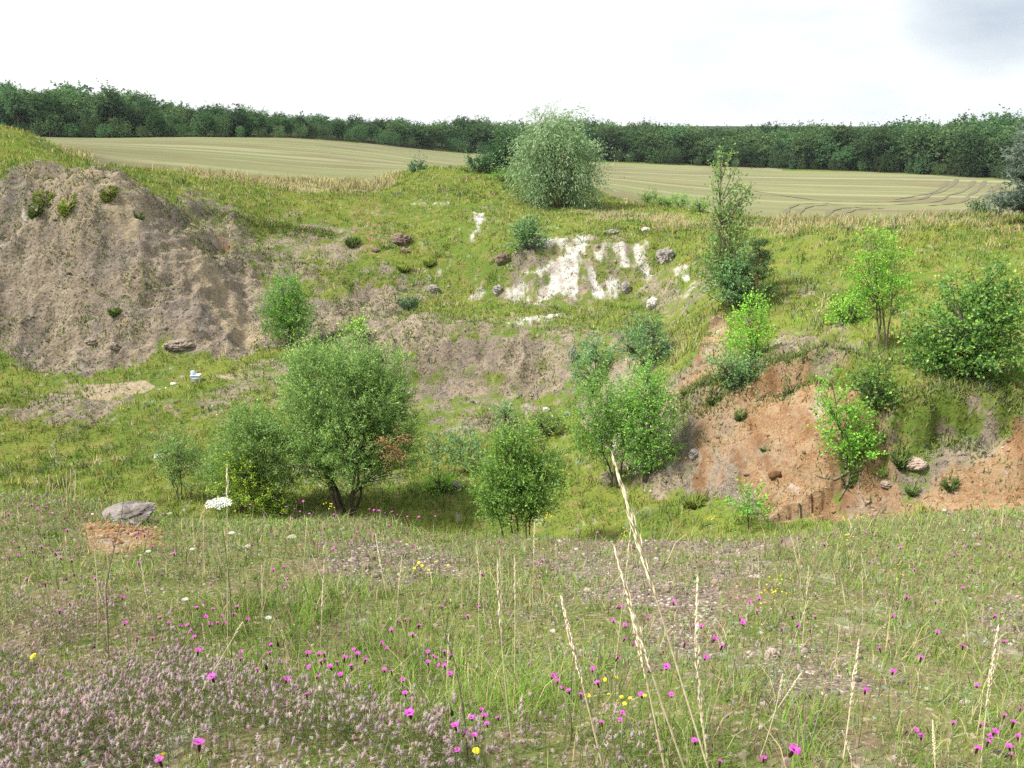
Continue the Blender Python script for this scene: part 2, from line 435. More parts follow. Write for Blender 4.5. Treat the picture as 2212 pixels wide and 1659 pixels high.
# overhanging lip of turf above the orange faces: a step down along this line
def scarp(pts, h, wid):
    P = poly_xy(pts)
    dist = np.full(GX.shape, 1e9); sgn = np.zeros(GX.shape)
    lo, hi = P.min(0)-4, P.max(0)+4
    s = (GX > lo[0]) & (GX < hi[0]) & (GY > lo[1]) & (GY < hi[1])
    X, Y = GX[s], GY[s]; dd = np.full(X.shape, 1e9); sg = np.zeros(X.shape)
    for (x0, y0), (x1, y1) in zip(P[:-1], P[1:]):
        ex, ey = x1-x0, y1-y0; L2 = ex*ex+ey*ey
        t = np.clip(((X-x0)*ex+(Y-y0)*ey)/L2, 0, 1)
        d = np.hypot(X-x0-t*ex, Y-y0-t*ey); c = np.sign(ex*(Y-y0)-ey*(X-x0))
        sg = np.where(d < dd, c, sg); dd = np.minimum(dd, d)
    e = np.minimum(np.hypot(X-P[0][0], Y-P[0][1]), np.hypot(X-P[-1][0], Y-P[-1][1]))
    sd = sg*dd + .35*fbm(X*.9, Y*.9, 61, 3)
    out = np.zeros(GX.shape)
    out[s] = h*(sstep(-wid*.12, wid*.12, sd) * np.exp(-np.maximum(sd, 0)/1.8) - sstep(0, -.05, sd)*np.exp(-np.maximum(-sd, 0)/1.2)*.9)*sstep(4, 1.2, dd)*sstep(0, 1.2, e)
    return out
D = D + scarp([(1490, 730), (1560, 690), (1590, 680)], .25, 1) + scarp([(1600, 840), (1760, 812), (1860, 820), (1900, 900)], .55, 1) + scarp([(1860, 1010), (2000, 955), (2130, 915), (2230, 895)], .6, 1)
D = D + scarp([(460, 468), (600, 492), (720, 520)], .2, 1)
GZ = GZ + D

# steep ground wears bare in broken patches
dzr = np.gradient(GZ-D, axis=1)/np.gradient(GX**2+GY**2, axis=1)*2*np.hypot(GX, GY)
dzt = np.gradient(GZ-D, axis=0)/(np.gradient(TH)[:, None]*R2)
slope = np.hypot(dzr, dzt)
worn = pit*sstep(.30, .62, slope)*np.clip(.42+1.1*fbm(GX*.16, GY*.16, 65, 4), 0, .8)*(1-cover('dry', GX, GY))*(1-mc)
worn = worn + pit*np.clip(fbm(GX*.10, GY*.10, 66, 4)*1.6-.25, 0, .5)*(1-mc)
shelf = soft_poly(poly_xy([(1890, 900), (1880, 790), (2350, 740), (2350, 870), (2050, 925), (1930, 985)]), GX, GY, .5)
mb = np.maximum(mb, worn*(1-shelf))*(1-.45*shelf)
# sheets
nT, nR = GX.shape
verts = np.stack([GX, GY, GZ+EYE], -1).reshape(-1, 3)
ii, jj = np.meshgrid(np.arange(nT-1), np.arange(nR-1), indexing='ij')
quad = np.stack([ii*nR+jj, (ii+1)*nR+jj, (ii+1)*nR+jj+1, ii*nR+jj+1], -1).reshape(-1, 4)
fx, fy = verts[quad].mean(1)[:, 0], verts[quad].mean(1)[:, 1]
in_field = soft_poly(FIELD_P, fx, fy, 0.001) > .5
in_hill = (soft_poly(HILL_P, fx, fy, .5, fbm(fx, fy, 71, 3)*3) > .5) & ~in_field
x, y = verts[:, 0], verts[:, 1]
MASKG = {k: cover(k, GX, GY) for k in ZONES}
MASKG['bare'] = mb
MASK = {k: v.reshape(-1) for k, v in MASKG.items()}
def cover_at(kind, x, y): return grid_at(MASKG[kind], x, y)
MASK['near'] = sstep(16, 9, np.hypot(x, y))
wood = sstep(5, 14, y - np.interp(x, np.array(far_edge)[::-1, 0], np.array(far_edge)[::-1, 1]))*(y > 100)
A1 = np.stack([MASK['bare'], MASK['orange'], MASK['chalk'], np.ones(len(x))], -1)
A2 = np.stack([np.maximum(MASK['dry'], MASK['path']*.0), MASK['path'], MASK['gravel'], np.ones(len(x))], -1)
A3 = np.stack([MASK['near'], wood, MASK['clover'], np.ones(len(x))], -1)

# smooth vertex normals of the whole sheet so that the cuts between sheets do not show
def grid_normals():
    P = verts.reshape(nT, nR, 3)
    a = np.gradient(P, axis=0); b = np.gradient(P, axis=1)
    n = np.cross(b, a); n /= np.linalg.norm(n, axis=-1, keepdims=True)+1e-12
    n *= np.sign(n[..., 2:3]+1e-9)
    return n.reshape(-1, 3)
VN = grid_normals()

def sheet(name, sel, mat, label, cat):
    f = quad[sel]
    used, inv = np.unique(f, return_inverse=True)
    me = bpy.data.meshes.new(name)
    v = verts[used].astype(np.float32); f2 = inv.reshape(f.shape).astype(np.int32)
    me.vertices.add(len(v)); me.vertices.foreach_set('co', v.ravel())
    me.loops.add(f2.size); me.loops.foreach_set('vertex_index', f2.ravel())
    me.polygons.add(len(f2)); me.polygons.foreach_set('loop_start', np.arange(0, f2.size, 4, dtype=np.int32))
    me.polygons.foreach_set('use_smooth', np.ones(len(f2), bool))
    for nm, A in (('m1', A1), ('m2', A2), ('m3', A3)):
        at = me.attributes.new(nm, 'FLOAT_COLOR', 'POINT')
        at.data.foreach_set('color', A[used].astype(np.float32).ravel())
    me.update(calc_edges=True)
    me.normals_split_custom_set_from_vertices(VN[used].astype(np.float32))
    me.materials.append(mat)
    o = mobj(name, me)
    return tag(o, label, cat, kind='structure')
# ------------------------------------------------------------------ materials
class NT:
    def __init__(self, name):
        self.m = bpy.data.materials.new(name); self.m.use_nodes = True
        self.t = self.m.node_tree; self.t.nodes.clear()
        self.out = self.t.nodes.new('ShaderNodeOutputMaterial')
    def n(self, typ, ins=None, **kw):
        nd = self.t.nodes.new('ShaderNode'+typ)
        for k, v in kw.items(): setattr(nd, k, v)
        for k, v in (ins or {}).items():
            s = nd.inputs[k]
            if hasattr(v, 'is_output') or isinstance(v, bpy.types.NodeSocket): self.t.links.new(v, s)
            else: s.default_value = v
        return nd
    def noise(self, vec, scale, detail=4, rough=.55, out='Fac'):
        return self.n('TexNoise', {'Vector': vec, 'Scale': scale, 'Detail': detail, 'Roughness': rough}).outputs[out]
    def math(self, op, a, b=0.0, c=0.0, clamp=False):
        nd = self.n('Math', {0: a, 1: b, 2: c}, operation=op, use_clamp=clamp); return nd.outputs[0]
    def ramp(self, f, a, b, lo=0., hi=1.):
        return self.n('MapRange', {'Value': f, 'From Min': a, 'From Max': b, 'To Min': lo, 'To Max': hi}, interpolation_type='SMOOTHSTEP').outputs[0]
    def mix(self, f, a, b, blend='MIX'):
        nd = self.n('Mix', {'Factor': f}, data_type='RGBA', blend_type=blend)
        for k, v in (('A', a), ('B', b)):
            s = [i for i in nd.inputs if i.name == k and i.type == 'RGBA'][0]
            if isinstance(v, bpy.types.NodeSocket): self.t.links.new(v, s)
            else: s.default_value = (*v, 1) if len(v) == 3 else v
        return [o for o in nd.outputs if o.type == 'RGBA'][0]
    def link(self, a, b): self.t.links.new(a, b)

def ground_material():
    g = NT('ground')
    geo = g.n('NewGeometry'); pos = geo.outputs['Position']
    m1 = g.n('SeparateColor', {0: g.n('Attribute', attribute_name='m1').outputs['Color']})
    m2 = g.n('SeparateColor', {0: g.n('Attribute', attribute_name='m2').outputs['Color']})
    m3 = g.n('SeparateColor', {0: g.n('Attribute', attribute_name='m3').outputs['Color']})
    n05 = g.noise(pos, .35, 4); n2 = g.noise(pos, 1.6, 5); n8 = g.noise(pos, 7, 5, .6); n40 = g.noise(pos, 38, 4, .6)
    vor = g.n('TexVoronoi', {'Vector': pos, 'Scale': 5.0, 'Randomness': 1.0}); 
    vor2 = g.n('TexVoronoi', {'Vector': pos, 'Scale': 60.0, 'Randomness': 1.0})
    near = m3.outputs[0]
    # turf
    turf = g.mix(g.ramp(n05, .38, .62), (.168, .205, .040), (.118, .180, .034))
    turf = g.mix(g.ramp(n2, .50, .68), turf, (.225, .205, .065))
    turf = g.mix(g.ramp(n8, .52, .66), turf, (.085, .100, .026))
    turf = g.mix(g.ramp(n40, .55, .70, 0, .6), turf, (.20, .16, .09))
    # foreground floor under the plants: mossy, pinkish-brown litter
    lit = g.mix(g.ramp(n2, .40, .62), (.150, .158, .055), (.185, .142, .095))
    lit = g.mix(g.ramp(n8, .46, .60), lit, (.115, .145, .040))
    lit = g.mix(g.ramp(n40, .54, .64), lit, (.33, .27, .20))
    near_f = near
    turf = g.mix(near, turf, lit)
    turf = g.mix(g.math('MULTIPLY', m2.outputs[0], g.ramp(n2, .32, .52)), turf, (.36, .32, .17))
    # forest floor
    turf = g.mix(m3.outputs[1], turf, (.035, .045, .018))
    # rubble
    rub = g.mix(g.ramp(n2, .36, .64), (.220, .172, .128), (.300, .240, .165))
    rub = g.mix(g.ramp(n05, .48, .64, 0, .8), rub, (.168, .140, .124))
    stk = g.noise(g.n('Mapping', {'Vector': pos, 'Rotation': (0, 0, .5), 'Scale': (.9, .16, .16)}).outputs[0], 1.0, 5)
    rub = g.mix(g.ramp(stk, .50, .66, 0, .8), rub, (.33, .28, .19))
    rub = g.mix(g.ramp(stk, .46, .34, 0, .7), rub, (.125, .112, .098))
    rub = g.mix(g.ramp(n8, .49, .60), rub, (.112, .098, .074))
    vc = g.n('SeparateColor', {0: vor.outputs['Color']}); vc2 = g.n('SeparateColor', {0: vor2.outputs['Color']})
    rub = g.mix(g.math('MULTIPLY', g.ramp(vc.outputs[0], .74, .80), g.ramp(vor.outputs['Distance'], .13, .07)), rub, (.42, .37, .32))
    rub = g.mix(g.math('MULTIPLY', g.ramp(vc2.outputs[0], .55, .7), .7), rub, (.36, .30, .25))
    rub = g.mix(g.ramp(n40, .60, .72, 0, .6), rub, (.12, .12, .05))
    # orange earth
    ora = g.mix(g.ramp(n2, .36, .62), (.250, .138, .062), (.300, .205, .115))
    ora = g.mix(g.ramp(n8, .52, .66), ora, (.190, .085, .040))
    ora = g.mix(g.math('MULTIPLY', g.ramp(vc.outputs[1], .72, .78), g.ramp(vor.outputs['Distance'], .16, .08)), ora, (.46, .36, .28))
    ora = g.mix(g.math('MULTIPLY', g.ramp(vc2.outputs[1], .70, .78), .7), ora, (.44, .33, .24))
    ora = g.mix(g.ramp(n05, .48, .64, 0, .55), ora, rub)
    ora = g.mix(g.ramp(stk, .50, .36, 0, .75), ora, (.165, .085, .042))
    # chalk
    chk = g.mix(g.ramp(n2, .45, .70), (.56, .545, .515), (.40, .36, .31))
    chk = g.mix(g.ramp(n8, .50, .62, 0, .8), chk, (.33, .29, .24))
    # gravel
    grv = g.mix(vc2.outputs[0], (.165, .125, .105), (.34, .27, .23))
    grv = g.mix(g.math('MULTIPLY', g.ramp(vc2.outputs[1], .86, .9), 1.0), grv, (.58, .52, .47))
    grv = g.mix(g.ramp(vor2.outputs['Distance'], .42, .62, 0, .8), grv, (.10, .08, .06))
    pth = g.mix(g.ramp(n8, .4, .6), (.40, .33, .23), (.30, .24, .16))
    def where(mask, soft=.16, amt=.95, nz=None):
        nz = nz or g.math('ADD', g.math('ADD', g.math('MULTIPLY', n05, .25), g.math('MULTIPLY', n2, .45)), g.math('MULTIPLY', n8, .30))
        return g.ramp(g.math('ADD', mask, g.math('MULTIPLY', g.math('SUBTRACT', nz, .5), amt*3.4)), .5-soft, .5+soft)
    c = g.mix(where(m1.outputs[0]), turf, rub)
    c = g.mix(where(m1.outputs[1]), c, ora)
    st = g.noise(g.n('Mapping', {'Vector': pos, 'Scale': (1.5, .5, .5)}).outputs[0], 1.6, 4)
    c = g.mix(where(m1.outputs[2], soft=.28, amt=.95, nz=g.math('ADD', g.math('MULTIPLY', st, .7), g.math('MULTIPLY', n8, .3))), c, chk)
    c = g.mix(where(m2.outputs[1], amt=.5), c, pth)
    c = g.mix(where(m2.outputs[2], amt=.7), c, grv)
    hgt = g.math('ADD', g.math('MULTIPLY', n8, .5), g.math('MULTIPLY', n40, .12))
    hgt = g.math('SUBTRACT', hgt, g.math('MULTIPLY', vor.outputs['Distance'], g.math('MULTIPLY', m1.outputs[0], .35)))
    hgt = g.math('SUBTRACT', hgt, g.math('MULTIPLY', vor2.outputs['Distance'], g.math('MULTIPLY', m2.outputs[2], .10)))
    b = g.n('Bump', {'Height': hgt, 'Strength': .8, 'Distance': .16})
    d = g.n('BsdfDiffuse', {'Color': c, 'Roughness': .6, 'Normal': b.outputs[0]})
    g.link(d.outputs[0], g.out.inputs[0])
    return g.m

def field_material():
    g = NT('field')
    pos = g.n('NewGeometry').outputs['Position']
    # drilling rows run slightly towards the viewer from left to right
    st = g.n('Mapping', {'Vector': pos, 'Rotation': (0, 0, math.radians(14)), 'Scale': (.006, .085, 0)}).outputs[0]
    st2 = g.n('Mapping', {'Vector': pos, 'Rotation': (0, 0, math.radians(14)), 'Scale': (.003, .022, 0)}).outputs[0]
    s1 = g.noise(st, 1.0, 3); s2 = g.noise(st2, 1.0, 3); n = g.noise(pos, .035, 4); nf = g.noise(pos, 2.5, 4)
    c = g.mix(g.ramp(s2, .36, .62), (.188, .196, .104), (.158, .155, .094))
    c = g.mix(g.ramp(s1, .45, .53, 0, .6), c, (.195, .222, .100))
    c = g.mix(g.ramp(s1, .53, .62, 0, .6), c, (.295, .285, .180))
    c = g.mix(g.ramp(n, .45, .66, 0, .6), c, (.150, .122, .078))
    c = g.mix(g.ramp(nf, .5, .7, 0, .5), c, (.20, .18, .09))
    d = g.n('BsdfDiffuse', {'Color': c, 'Roughness': .6})
    g.link(d.outputs[0], g.out.inputs[0])
    return g.m

def leaf_material(name, trans=.35, spec=.0, rough=.5, bend=0.0, vary=.16):
    """plant tissue: colour from the mesh attribute 'col', light through the blade"""
    g = NT(name)
    c = g.n('Attribute', attribute_name='col').outputs['Color']
    inf = g.n('ObjectInfo').outputs['Random']
    c = g.n('HueSaturation', {'Color': c, 'Value': g.ramp(inf, 0, 1, 1-vary, 1+vary), 'Hue': g.math('MULTIPLY_ADD', g.math('FRACT', g.math('MULTIPLY', inf, 7.3)), vary*.12, .5-vary*.06)}).outputs[0]
    d = g.n('BsdfDiffuse', {'Color': c})
    if bend:
        nn = g.n('VectorMath', {0: g.n('NewGeometry').outputs['Normal'], 1: (0, 0, bend)}, operation='ADD').outputs[0]
        g.link(g.n('VectorMath', {0: nn}, operation='NORMALIZE').outputs[0], d.inputs['Normal'])
    t = g.n('BsdfTranslucent', {'Color': g.mix(.5, c, g.mix(1.0, c, (1.25, 1.35, .7), 'MULTIPLY'))})
    s = g.n('MixShader', {0: trans, 1: d.outputs[0], 2: t.outputs[0]})
    last = s.outputs[0]
    if spec > 0:
        gl = g.n('BsdfGlossy', {'Color': (1, 1, 1, 1), 'Roughness': rough})
        last = g.n('MixShader', {0: spec, 1: last, 2: gl.outputs[0]}).outputs[0]
    g.link(last, g.out.inputs[0])
    return g.m

def solid(name, a, b=None, scale=20, rough=.7, bump=.0, stretch=None, spec=.2):
    g = NT(name)
    tcx = g.n('TexCoord').outputs['Object']
    if stretch: tcx = g.n('Mapping', {'Vector': tcx, 'Scale': stretch}).outputs[0]
    n = g.noise(tcx, scale, 5)
    c = g.mix(g.ramp(n, .38, .64), a, b or tuple(x*.7 for x in a))
    p = g.n('BsdfPrincipled', {'Base Color': c, 'Roughness': rough, 'Specular IOR Level': spec})
    if bump:
        bb = g.n('Bump', {'Height': n, 'Strength': bump, 'Distance': .03}); g.link(bb.outputs[0], p.inputs['Normal'])
    g.link(p.outputs[0], g.out.inputs[0])
    return g.m

M_GROUND, M_FIELD = ground_material(), field_material()
M_LEAF = leaf_material('leaf', .42, .03, bend=.7)
M_WOOD = leaf_material('wood_leaf', .40, bend=.5, vary=.38)
M_GRASS = leaf_material('grass', .25, bend=1.4)
M_PETAL = leaf_material('petal', .35)
M_BARK = solid('bark', (.125, .105, .08), (.06, .05, .04), 9, .9, .4, (1, 1, .25))
M_BARK2 = solid('pale_bark', (.24, .20, .13), (.12, .10, .06), 9, .9, .4, (1, 1, .25))
M_PINEBARK = solid('pine_bark', (.26, .15, .085), (.12, .08, .055), 4, .9, .3)
M_ROCK = solid('rock', (.34, .31, .28), (.17, .15, .14), 5, .9, .8)
M_PINKROCK = solid('brown_rock', (.24, .175, .135), (.13, .10, .075), 5, .9, .8)
M_WHITEROCK = solid('pale_rock', (.66, .62, .58), (.36, .32, .29), 5, .9, .7)

sheet('field', in_field, M_FIELD, 'pale mown field with drilling rows sloping up to the wood', 'field')
sheet('hill', in_hill, M_GROUND, 'tall bare spoil hill of grey-brown rubble on the left of the pit', 'hill')
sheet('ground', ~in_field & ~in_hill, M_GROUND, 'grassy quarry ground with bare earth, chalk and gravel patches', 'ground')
# ------------------------------------------------------------------ plant builders
def at_ground(x, y): return grid_at(GZ, x, y) + EYE
def up(p): return np.array([p[0], p[1], p[2]+EYE])

def unit(v): return v/(np.linalg.norm(v, axis=-1, keepdims=True)+1e-9)

def tube(path, r0, r1, sides=5):
    """tapered tube along a path of points -> verts, tris"""
    P = np.asarray(path, float); n = len(P)
    t = unit(np.gradient(P, axis=0))
    ref = np.array([0.31, 0.95, 0.05]); a = unit(np.cross(t, ref)); b = np.cross(t, a)
    rad = np.linspace(r0, r1, n) if np.isscalar(r0) else r0
    ang = np.arange(sides)*2*math.pi/sides
    V = P[:, None, :] + rad[:, None, None]*(np.cos(ang)[None, :, None]*a[:, None, :]+np.sin(ang)[None, :, None]*b[:, None, :])
    V = V.reshape(-1, 3); T = []
    for k in range(n-1):
        for s in range(sides):
            p, q = k*sides+s, k*sides+(s+1) % sides
            T += [(p, q, q+sides), (p, q+sides, p+sides)]
    for s in range(1, sides-1):
        T.append(((n-1)*sides, (n-1)*sides+s, (n-1)*sides+s+1))
    return V, np.array(T, np.int32)

def join(parts):
    V, T, o = [], [], 0
    for v, t in parts:
        V.append(v); T.append(t+o); o += len(v)
    return np.concatenate(V), np.concatenate(T)

def curve(p0, p1, sag=0.0, n=6, wob=0.0, r=None):
    r = r or rng
    t = np.linspace(0, 1, n)[:, None]
    m = (p0+p1)/2 + np.array([0, 0, sag]) + (r.normal(0, 1, 3)*wob)
    return (1-t)**2*p0 + 2*t*(1-t)*m + t*t*p1

def leaf_cards(P, D, L, Wd, r, droop=.0):
    """kite-shaped leaves at P pointing along D"""
    n = len(P)
    D = unit(D); S = unit(np.cross(D, r.normal(0, 1, (n, 3))))
    L = L[:, None]; Wd = Wd[:, None]
    N = np.cross(S, D)
    mid = P + D*L*.45 + N*L*.06
    V = np.stack([P, mid+S*Wd*.5, P+D*L, mid-S*Wd*.5], 1).reshape(-1, 3)
    i = np.arange(n)[:, None]*4
    T = np.concatenate([i+[[0, 1, 2]], i+[[0, 2, 3]]], 1).reshape(-1, 3)
    return V, T

def crown_points(lobes, n_twigs, per, twig, r, up_bias=.5, shell=.42, droop=0.0):
    """leafy twigs scattered through ellipsoid lobes; lobes = [(cx,cy,cz,rx,ry,rz)]"""
    L = np.array(lobes, float)
    vol = (L[:, 3]*L[:, 4]*L[:, 5])**.75
    k = r.choice(len(L), n_twigs, p=vol/vol.sum())
    d = unit(r.normal(0, 1, (n_twigs, 3)))
    rad = r.random(n_twigs)**shell
    lump = 1 + .22*np.sin(d[:, 0]*5+k*1.7)*np.sin(d[:, 1]*4+k*.9+1)*1.0 + .12*np.sin(d[:, 2]*9+k)
    C = L[k, :3] + d*(rad*lump)[:, None]*L[k, 3:6]
    tip = unit(d*np.array([1, 1, .8]) + np.array([0, 0, up_bias-droop]) + r.normal(0, .35, (n_twigs, 3)))
    ln = twig*r.uniform(.5, 1.25, n_twigs)
    # some long leaders break the outline
    lead = (r.random(n_twigs) < .13) & (rad > .6) & (d[:, 2] > -.2)
    ln = np.where(lead, ln*r.uniform(1.6, 2.6, n_twigs), ln)
    tip = np.where(lead[:, None], unit(tip+np.array([0, 0, .8-droop])), tip)
    t = np.tile(np.linspace(0.05, 1, per), (n_twigs, 1)) + r.normal(0, .06, (n_twigs, per))
    P = C[:, None, :] + tip[:, None, :]*(t*ln[:, None])[..., None] + r.normal(0, 1, (n_twigs, per, 3))*(twig*.10)
    if droop: P[..., 2] -= droop*(t**2)*ln[:, None]*.6
    D = tip[:, None, :]*.7 + r.normal(0, .55, (n_twigs, per, 3)) + np.array([0, 0, -droop*.8])
    return C, tip, ln, P.reshape(-1, 3), D.reshape(-1, 3), t.reshape(-1), np.repeat(np.arange(n_twigs), per), rad

def leaf_colors(base, tipc, tone, t, tw, r, amt=.30):
    """leaf colour varies from twig to twig and leaf to leaf; young tips have their own colour"""
    b = np.array(base)[None, :]; tc_ = np.array(tipc)[None, :]; tn = np.array(tone)[None, :]
    nt = tw.max()+1
    u = r.random(nt)[tw][:, None]; w = r.random(len(t))[:, None]
    c = b*(1-u*.6) + tn*(u*.6)
    f = np.clip((t[:, None]-.55)/.45, 0, 1)*np.clip(r.random(nt)[tw][:, None]*1.6-.3, 0, 1)
    c = c*(1-f) + tc_*f
    return c*(1 + (w-.5)*2*amt)

KINDS = {
 # leaf length, width, base, tip, tone, leaves per twig, twig length, up bias, droop
 'willow':  (.105, .030, (0.183, 0.319, 0.077), (0.403, 0.555, 0.154), (0.195, 0.325, 0.121), 15, .42, .75, 0),
 'silver':  (.19, .042, (0.224, 0.336, 0.162), (0.370, 0.482, 0.292), (0.157, 0.263, 0.108), 12, .80, .3, .75),
 'sallow':  (.080, .038, (0.184, 0.359, 0.064), (0.369, 0.545, 0.084), (0.173, 0.346, 0.091), 12, .34, .65, 0),
 'birch':   (.075, .045, (0.108, 0.243, 0.053), (0.216, 0.370, 0.070), (0.118, 0.265, 0.084), 10, .36, .35, .15),
 'lime':    (.075, .050, (0.206, 0.440, 0.047), (0.411, 0.693, 0.075), (0.157, 0.370, 0.049), 9, .32, .5, 0),
 'hazel':   (.085, .060, (0.144, 0.286, 0.056), (0.341, 0.479, 0.080), (0.103, 0.221, 0.060), 10, .34, .4, 0),
 'yellow':  (.070, .045, (0.255, 0.393, 0.036), (0.451, 0.508, 0.049), (0.177, 0.323, 0.040), 10, .30, .6, 0),
 'poplar':  (.085, .055, (0.187, 0.330, 0.085), (0.330, 0.440, 0.110), (0.165, 0.297, 0.110), 9, .42, .55, 0),
 'grey':    (.085, .040, (0.157, 0.289, 0.108), (0.274, 0.428, 0.166), (0.138, 0.289, 0.124), 10, .34, .5, 0),
 'dark':    (.13, .09, (0.058, 0.143, 0.057), (0.118, 0.231, 0.084), (0.078, 0.173, 0.084), 12, .5, .3, 0),
}
def woody(name, label, cat, base_q, lobes_q, kind, n_twigs, stems=4, group=None, depth=.9, bark=None, stem_r=.035, y_at=None,
          fan=.35, trunk_h=None, seed=1, dead=None, base_xyz=None, lean=(0, 0), leafscale=1.0, thin=1.0, shell=.42):
    """shrub or tree standing at base_q; lobes given as (u, v, ru, rv) sight-line ellipses turned into ellipsoids at its own distance"""
    r = np.random.default_rng(seed)
    b = hit(*base_q, rmin=14.0) if base_xyz is None else np.array(base_xyz, float)
    if y_at:
        d0 = ray(base_q[0]*Q, base_q[1]*Q); x0 = d0[0]/d0[1]*y_at
        b = np.array([x0, y_at, float(at_ground(x0, y_at))-EYE])
    y = b[1]; s = y/F/math.cos(PITCH)*1.0
    lobes = []
    for i, lb in enumerate(lobes_q):
        u, v, ru, rv = lb[:4]
        off = lb[4] if len(lb) > 4 else r.uniform(-.25, .25)*ru*Q*s
        d = ray(u*Q, v*Q); p = d/d[1]*(y+off)
        dist = np.linalg.norm(p)
        k = dist/F*Q*math.cos(math.atan(math.hypot((u*Q-512)/F, (v*Q-384)/F)))
        lobes.append((p[0]-b[0], p[1]-b[1], p[2]-b[2], ru*k, ru*k*depth, rv*k))
    ll, lw, cb, ct, cn_, per, twig, upb, drp = KINDS[kind]
    far = max(1.0, y/26.0)*leafscale
    if y < 15: far = .8*leafscale
    ll, lw, twig = ll*far, lw*far, twig*min(far, 1.6)
    C, tip, ln, P, D, t, tw, rad = crown_points(lobes, n_twigs, per, twig, r, upb, shell, drp)
    root = thing(name, label, cat, tuple(up(b)), group)
    # gaps: whole sprays missing where a slow 3-d ripple is low
    sc_ = 5.2/max(max(l[3] for l in lobes), .3)
    g3 = np.sin(C[:, 0]*sc_+seed)*np.sin(C[:, 1]*sc_*1.1+seed*2)+np.sin(C[:, 2]*sc_*1.3+seed*3)*np.cos(C[:, 0]*sc_*.7)
    keep = (P[:, 2] > .02) & ((g3[tw] > -.85) | (stems == 1))
    P, D, t, tw2 = P[keep], D[keep], t[keep], tw[keep]
    n = len(P)
    V, T = leaf_cards(P, D, ll*r.uniform(.65, 1.25, n), lw*r.uniform(.7, 1.25, n), r)
    col = np.repeat(leaf_colors(cb, ct, cn_, t, tw2, r), 4, 0)
    crown = mobj('crown', tri_mesh('crown', V, T, M_LEAF, col), root)
    # wood: main stems rise to twig clumps, side branches feed the rest
    bark = bark or M_BARK
    hi = C[:, 2].max()
    paths = []
    order = np.argsort(-C[:, 2])
    for k in range(stems):
        ang = 2*math.pi*(k+r.random()*.5)/max(stems, 1)
        if stems == 1: tgt = C[order[:max(3, n_twigs//60)]].mean(0)
        else:
            cand = r.choice(n_twigs, 14)
            sc = C[cand, 0]*math.cos(ang)+C[cand, 1]*math.sin(ang) + C[cand, 2]*.9
            tgt = C[cand[np.argmax(sc)]]
        p0 = np.array([math.cos(ang), math.sin(ang), 0])*(.03+.05*(stems > 1))*hi*.4 + np.array([0, 0, -.12])
        if stems == 1: p0 = np.array([0, 0, -.12])
        mid = p0*.45 + tgt*.55; mid[2] = tgt[2]*.5; mid[:2] = p0[:2]*(1-fan)+tgt[:2]*fan
        tt = np.linspace(0, 1, 8)[:, None]
        path = (1-tt)**2*p0+2*tt*(1-tt)*mid+tt*tt*tgt
        path[1:-1] += r.normal(0, .012*hi, (6, 3))
        paths.append(path)
    sub = [[] for _ in paths]
    for c in r.choice(n_twigs, min(n_twigs, int(26*max(stems, 2)*thin)), replace=False):
        best = None
        for k, path in enumerate(paths):
            below = path[path[:, 2] < C[c, 2]-.05*hi]
            if len(below) == 0: continue
            dst = np.linalg.norm(below-C[c], axis=1); j = np.argmin(dst)
            if best is None or dst[j] < best[0]: best = (dst[j], k, below[j])
        if best is None: continue
        q = C[c]+tip[c]*ln[c]*.7
        pth = curve(best[2], q, .10*best[0], 5, .04*best[0], r)
        sub[best[1]].append(tube(pth, stem_r*.34*far**.5, .004*far, 4))
    for path, sb in zip(paths, sub):
        parts = [tube(path, stem_r, stem_r*.25, 7)]+sb
        V, T = join(parts)
        mobj('trunk' if stems == 1 else 'stem', tri_mesh('stem', V, T, bark, None, True), root)
    if dead:
        u, v, ru, rv = dead
        d = ray(u*Q, v*Q); p = d/d[1]*(y-1.1*lobes[0][4]) - b
        k = y/F*Q
        C2, tp, l2, P2, D2, t2, tw3, _ = crown_points([(p[0], p[1], p[2], ru*k, ru*k*.5, rv*k)], 60, 9, .3, r, -.1, .6, .3)
        V, T = leaf_cards(P2, D2, ll*r.uniform(.5, 1., len(P2)), lw*1.3*r.uniform(.7, 1.2, len(P2)), r)
        cc = np.repeat(np.array([[.36, .19, .10]])*r.uniform(.6, 1.3, (len(P2), 1)), 4, 0)
        mobj('withered_leaves', tri_mesh('withered', V, T, M_LEAF, cc), root)['label'] = 'withered rust-brown spray of dead leaves'
    return root

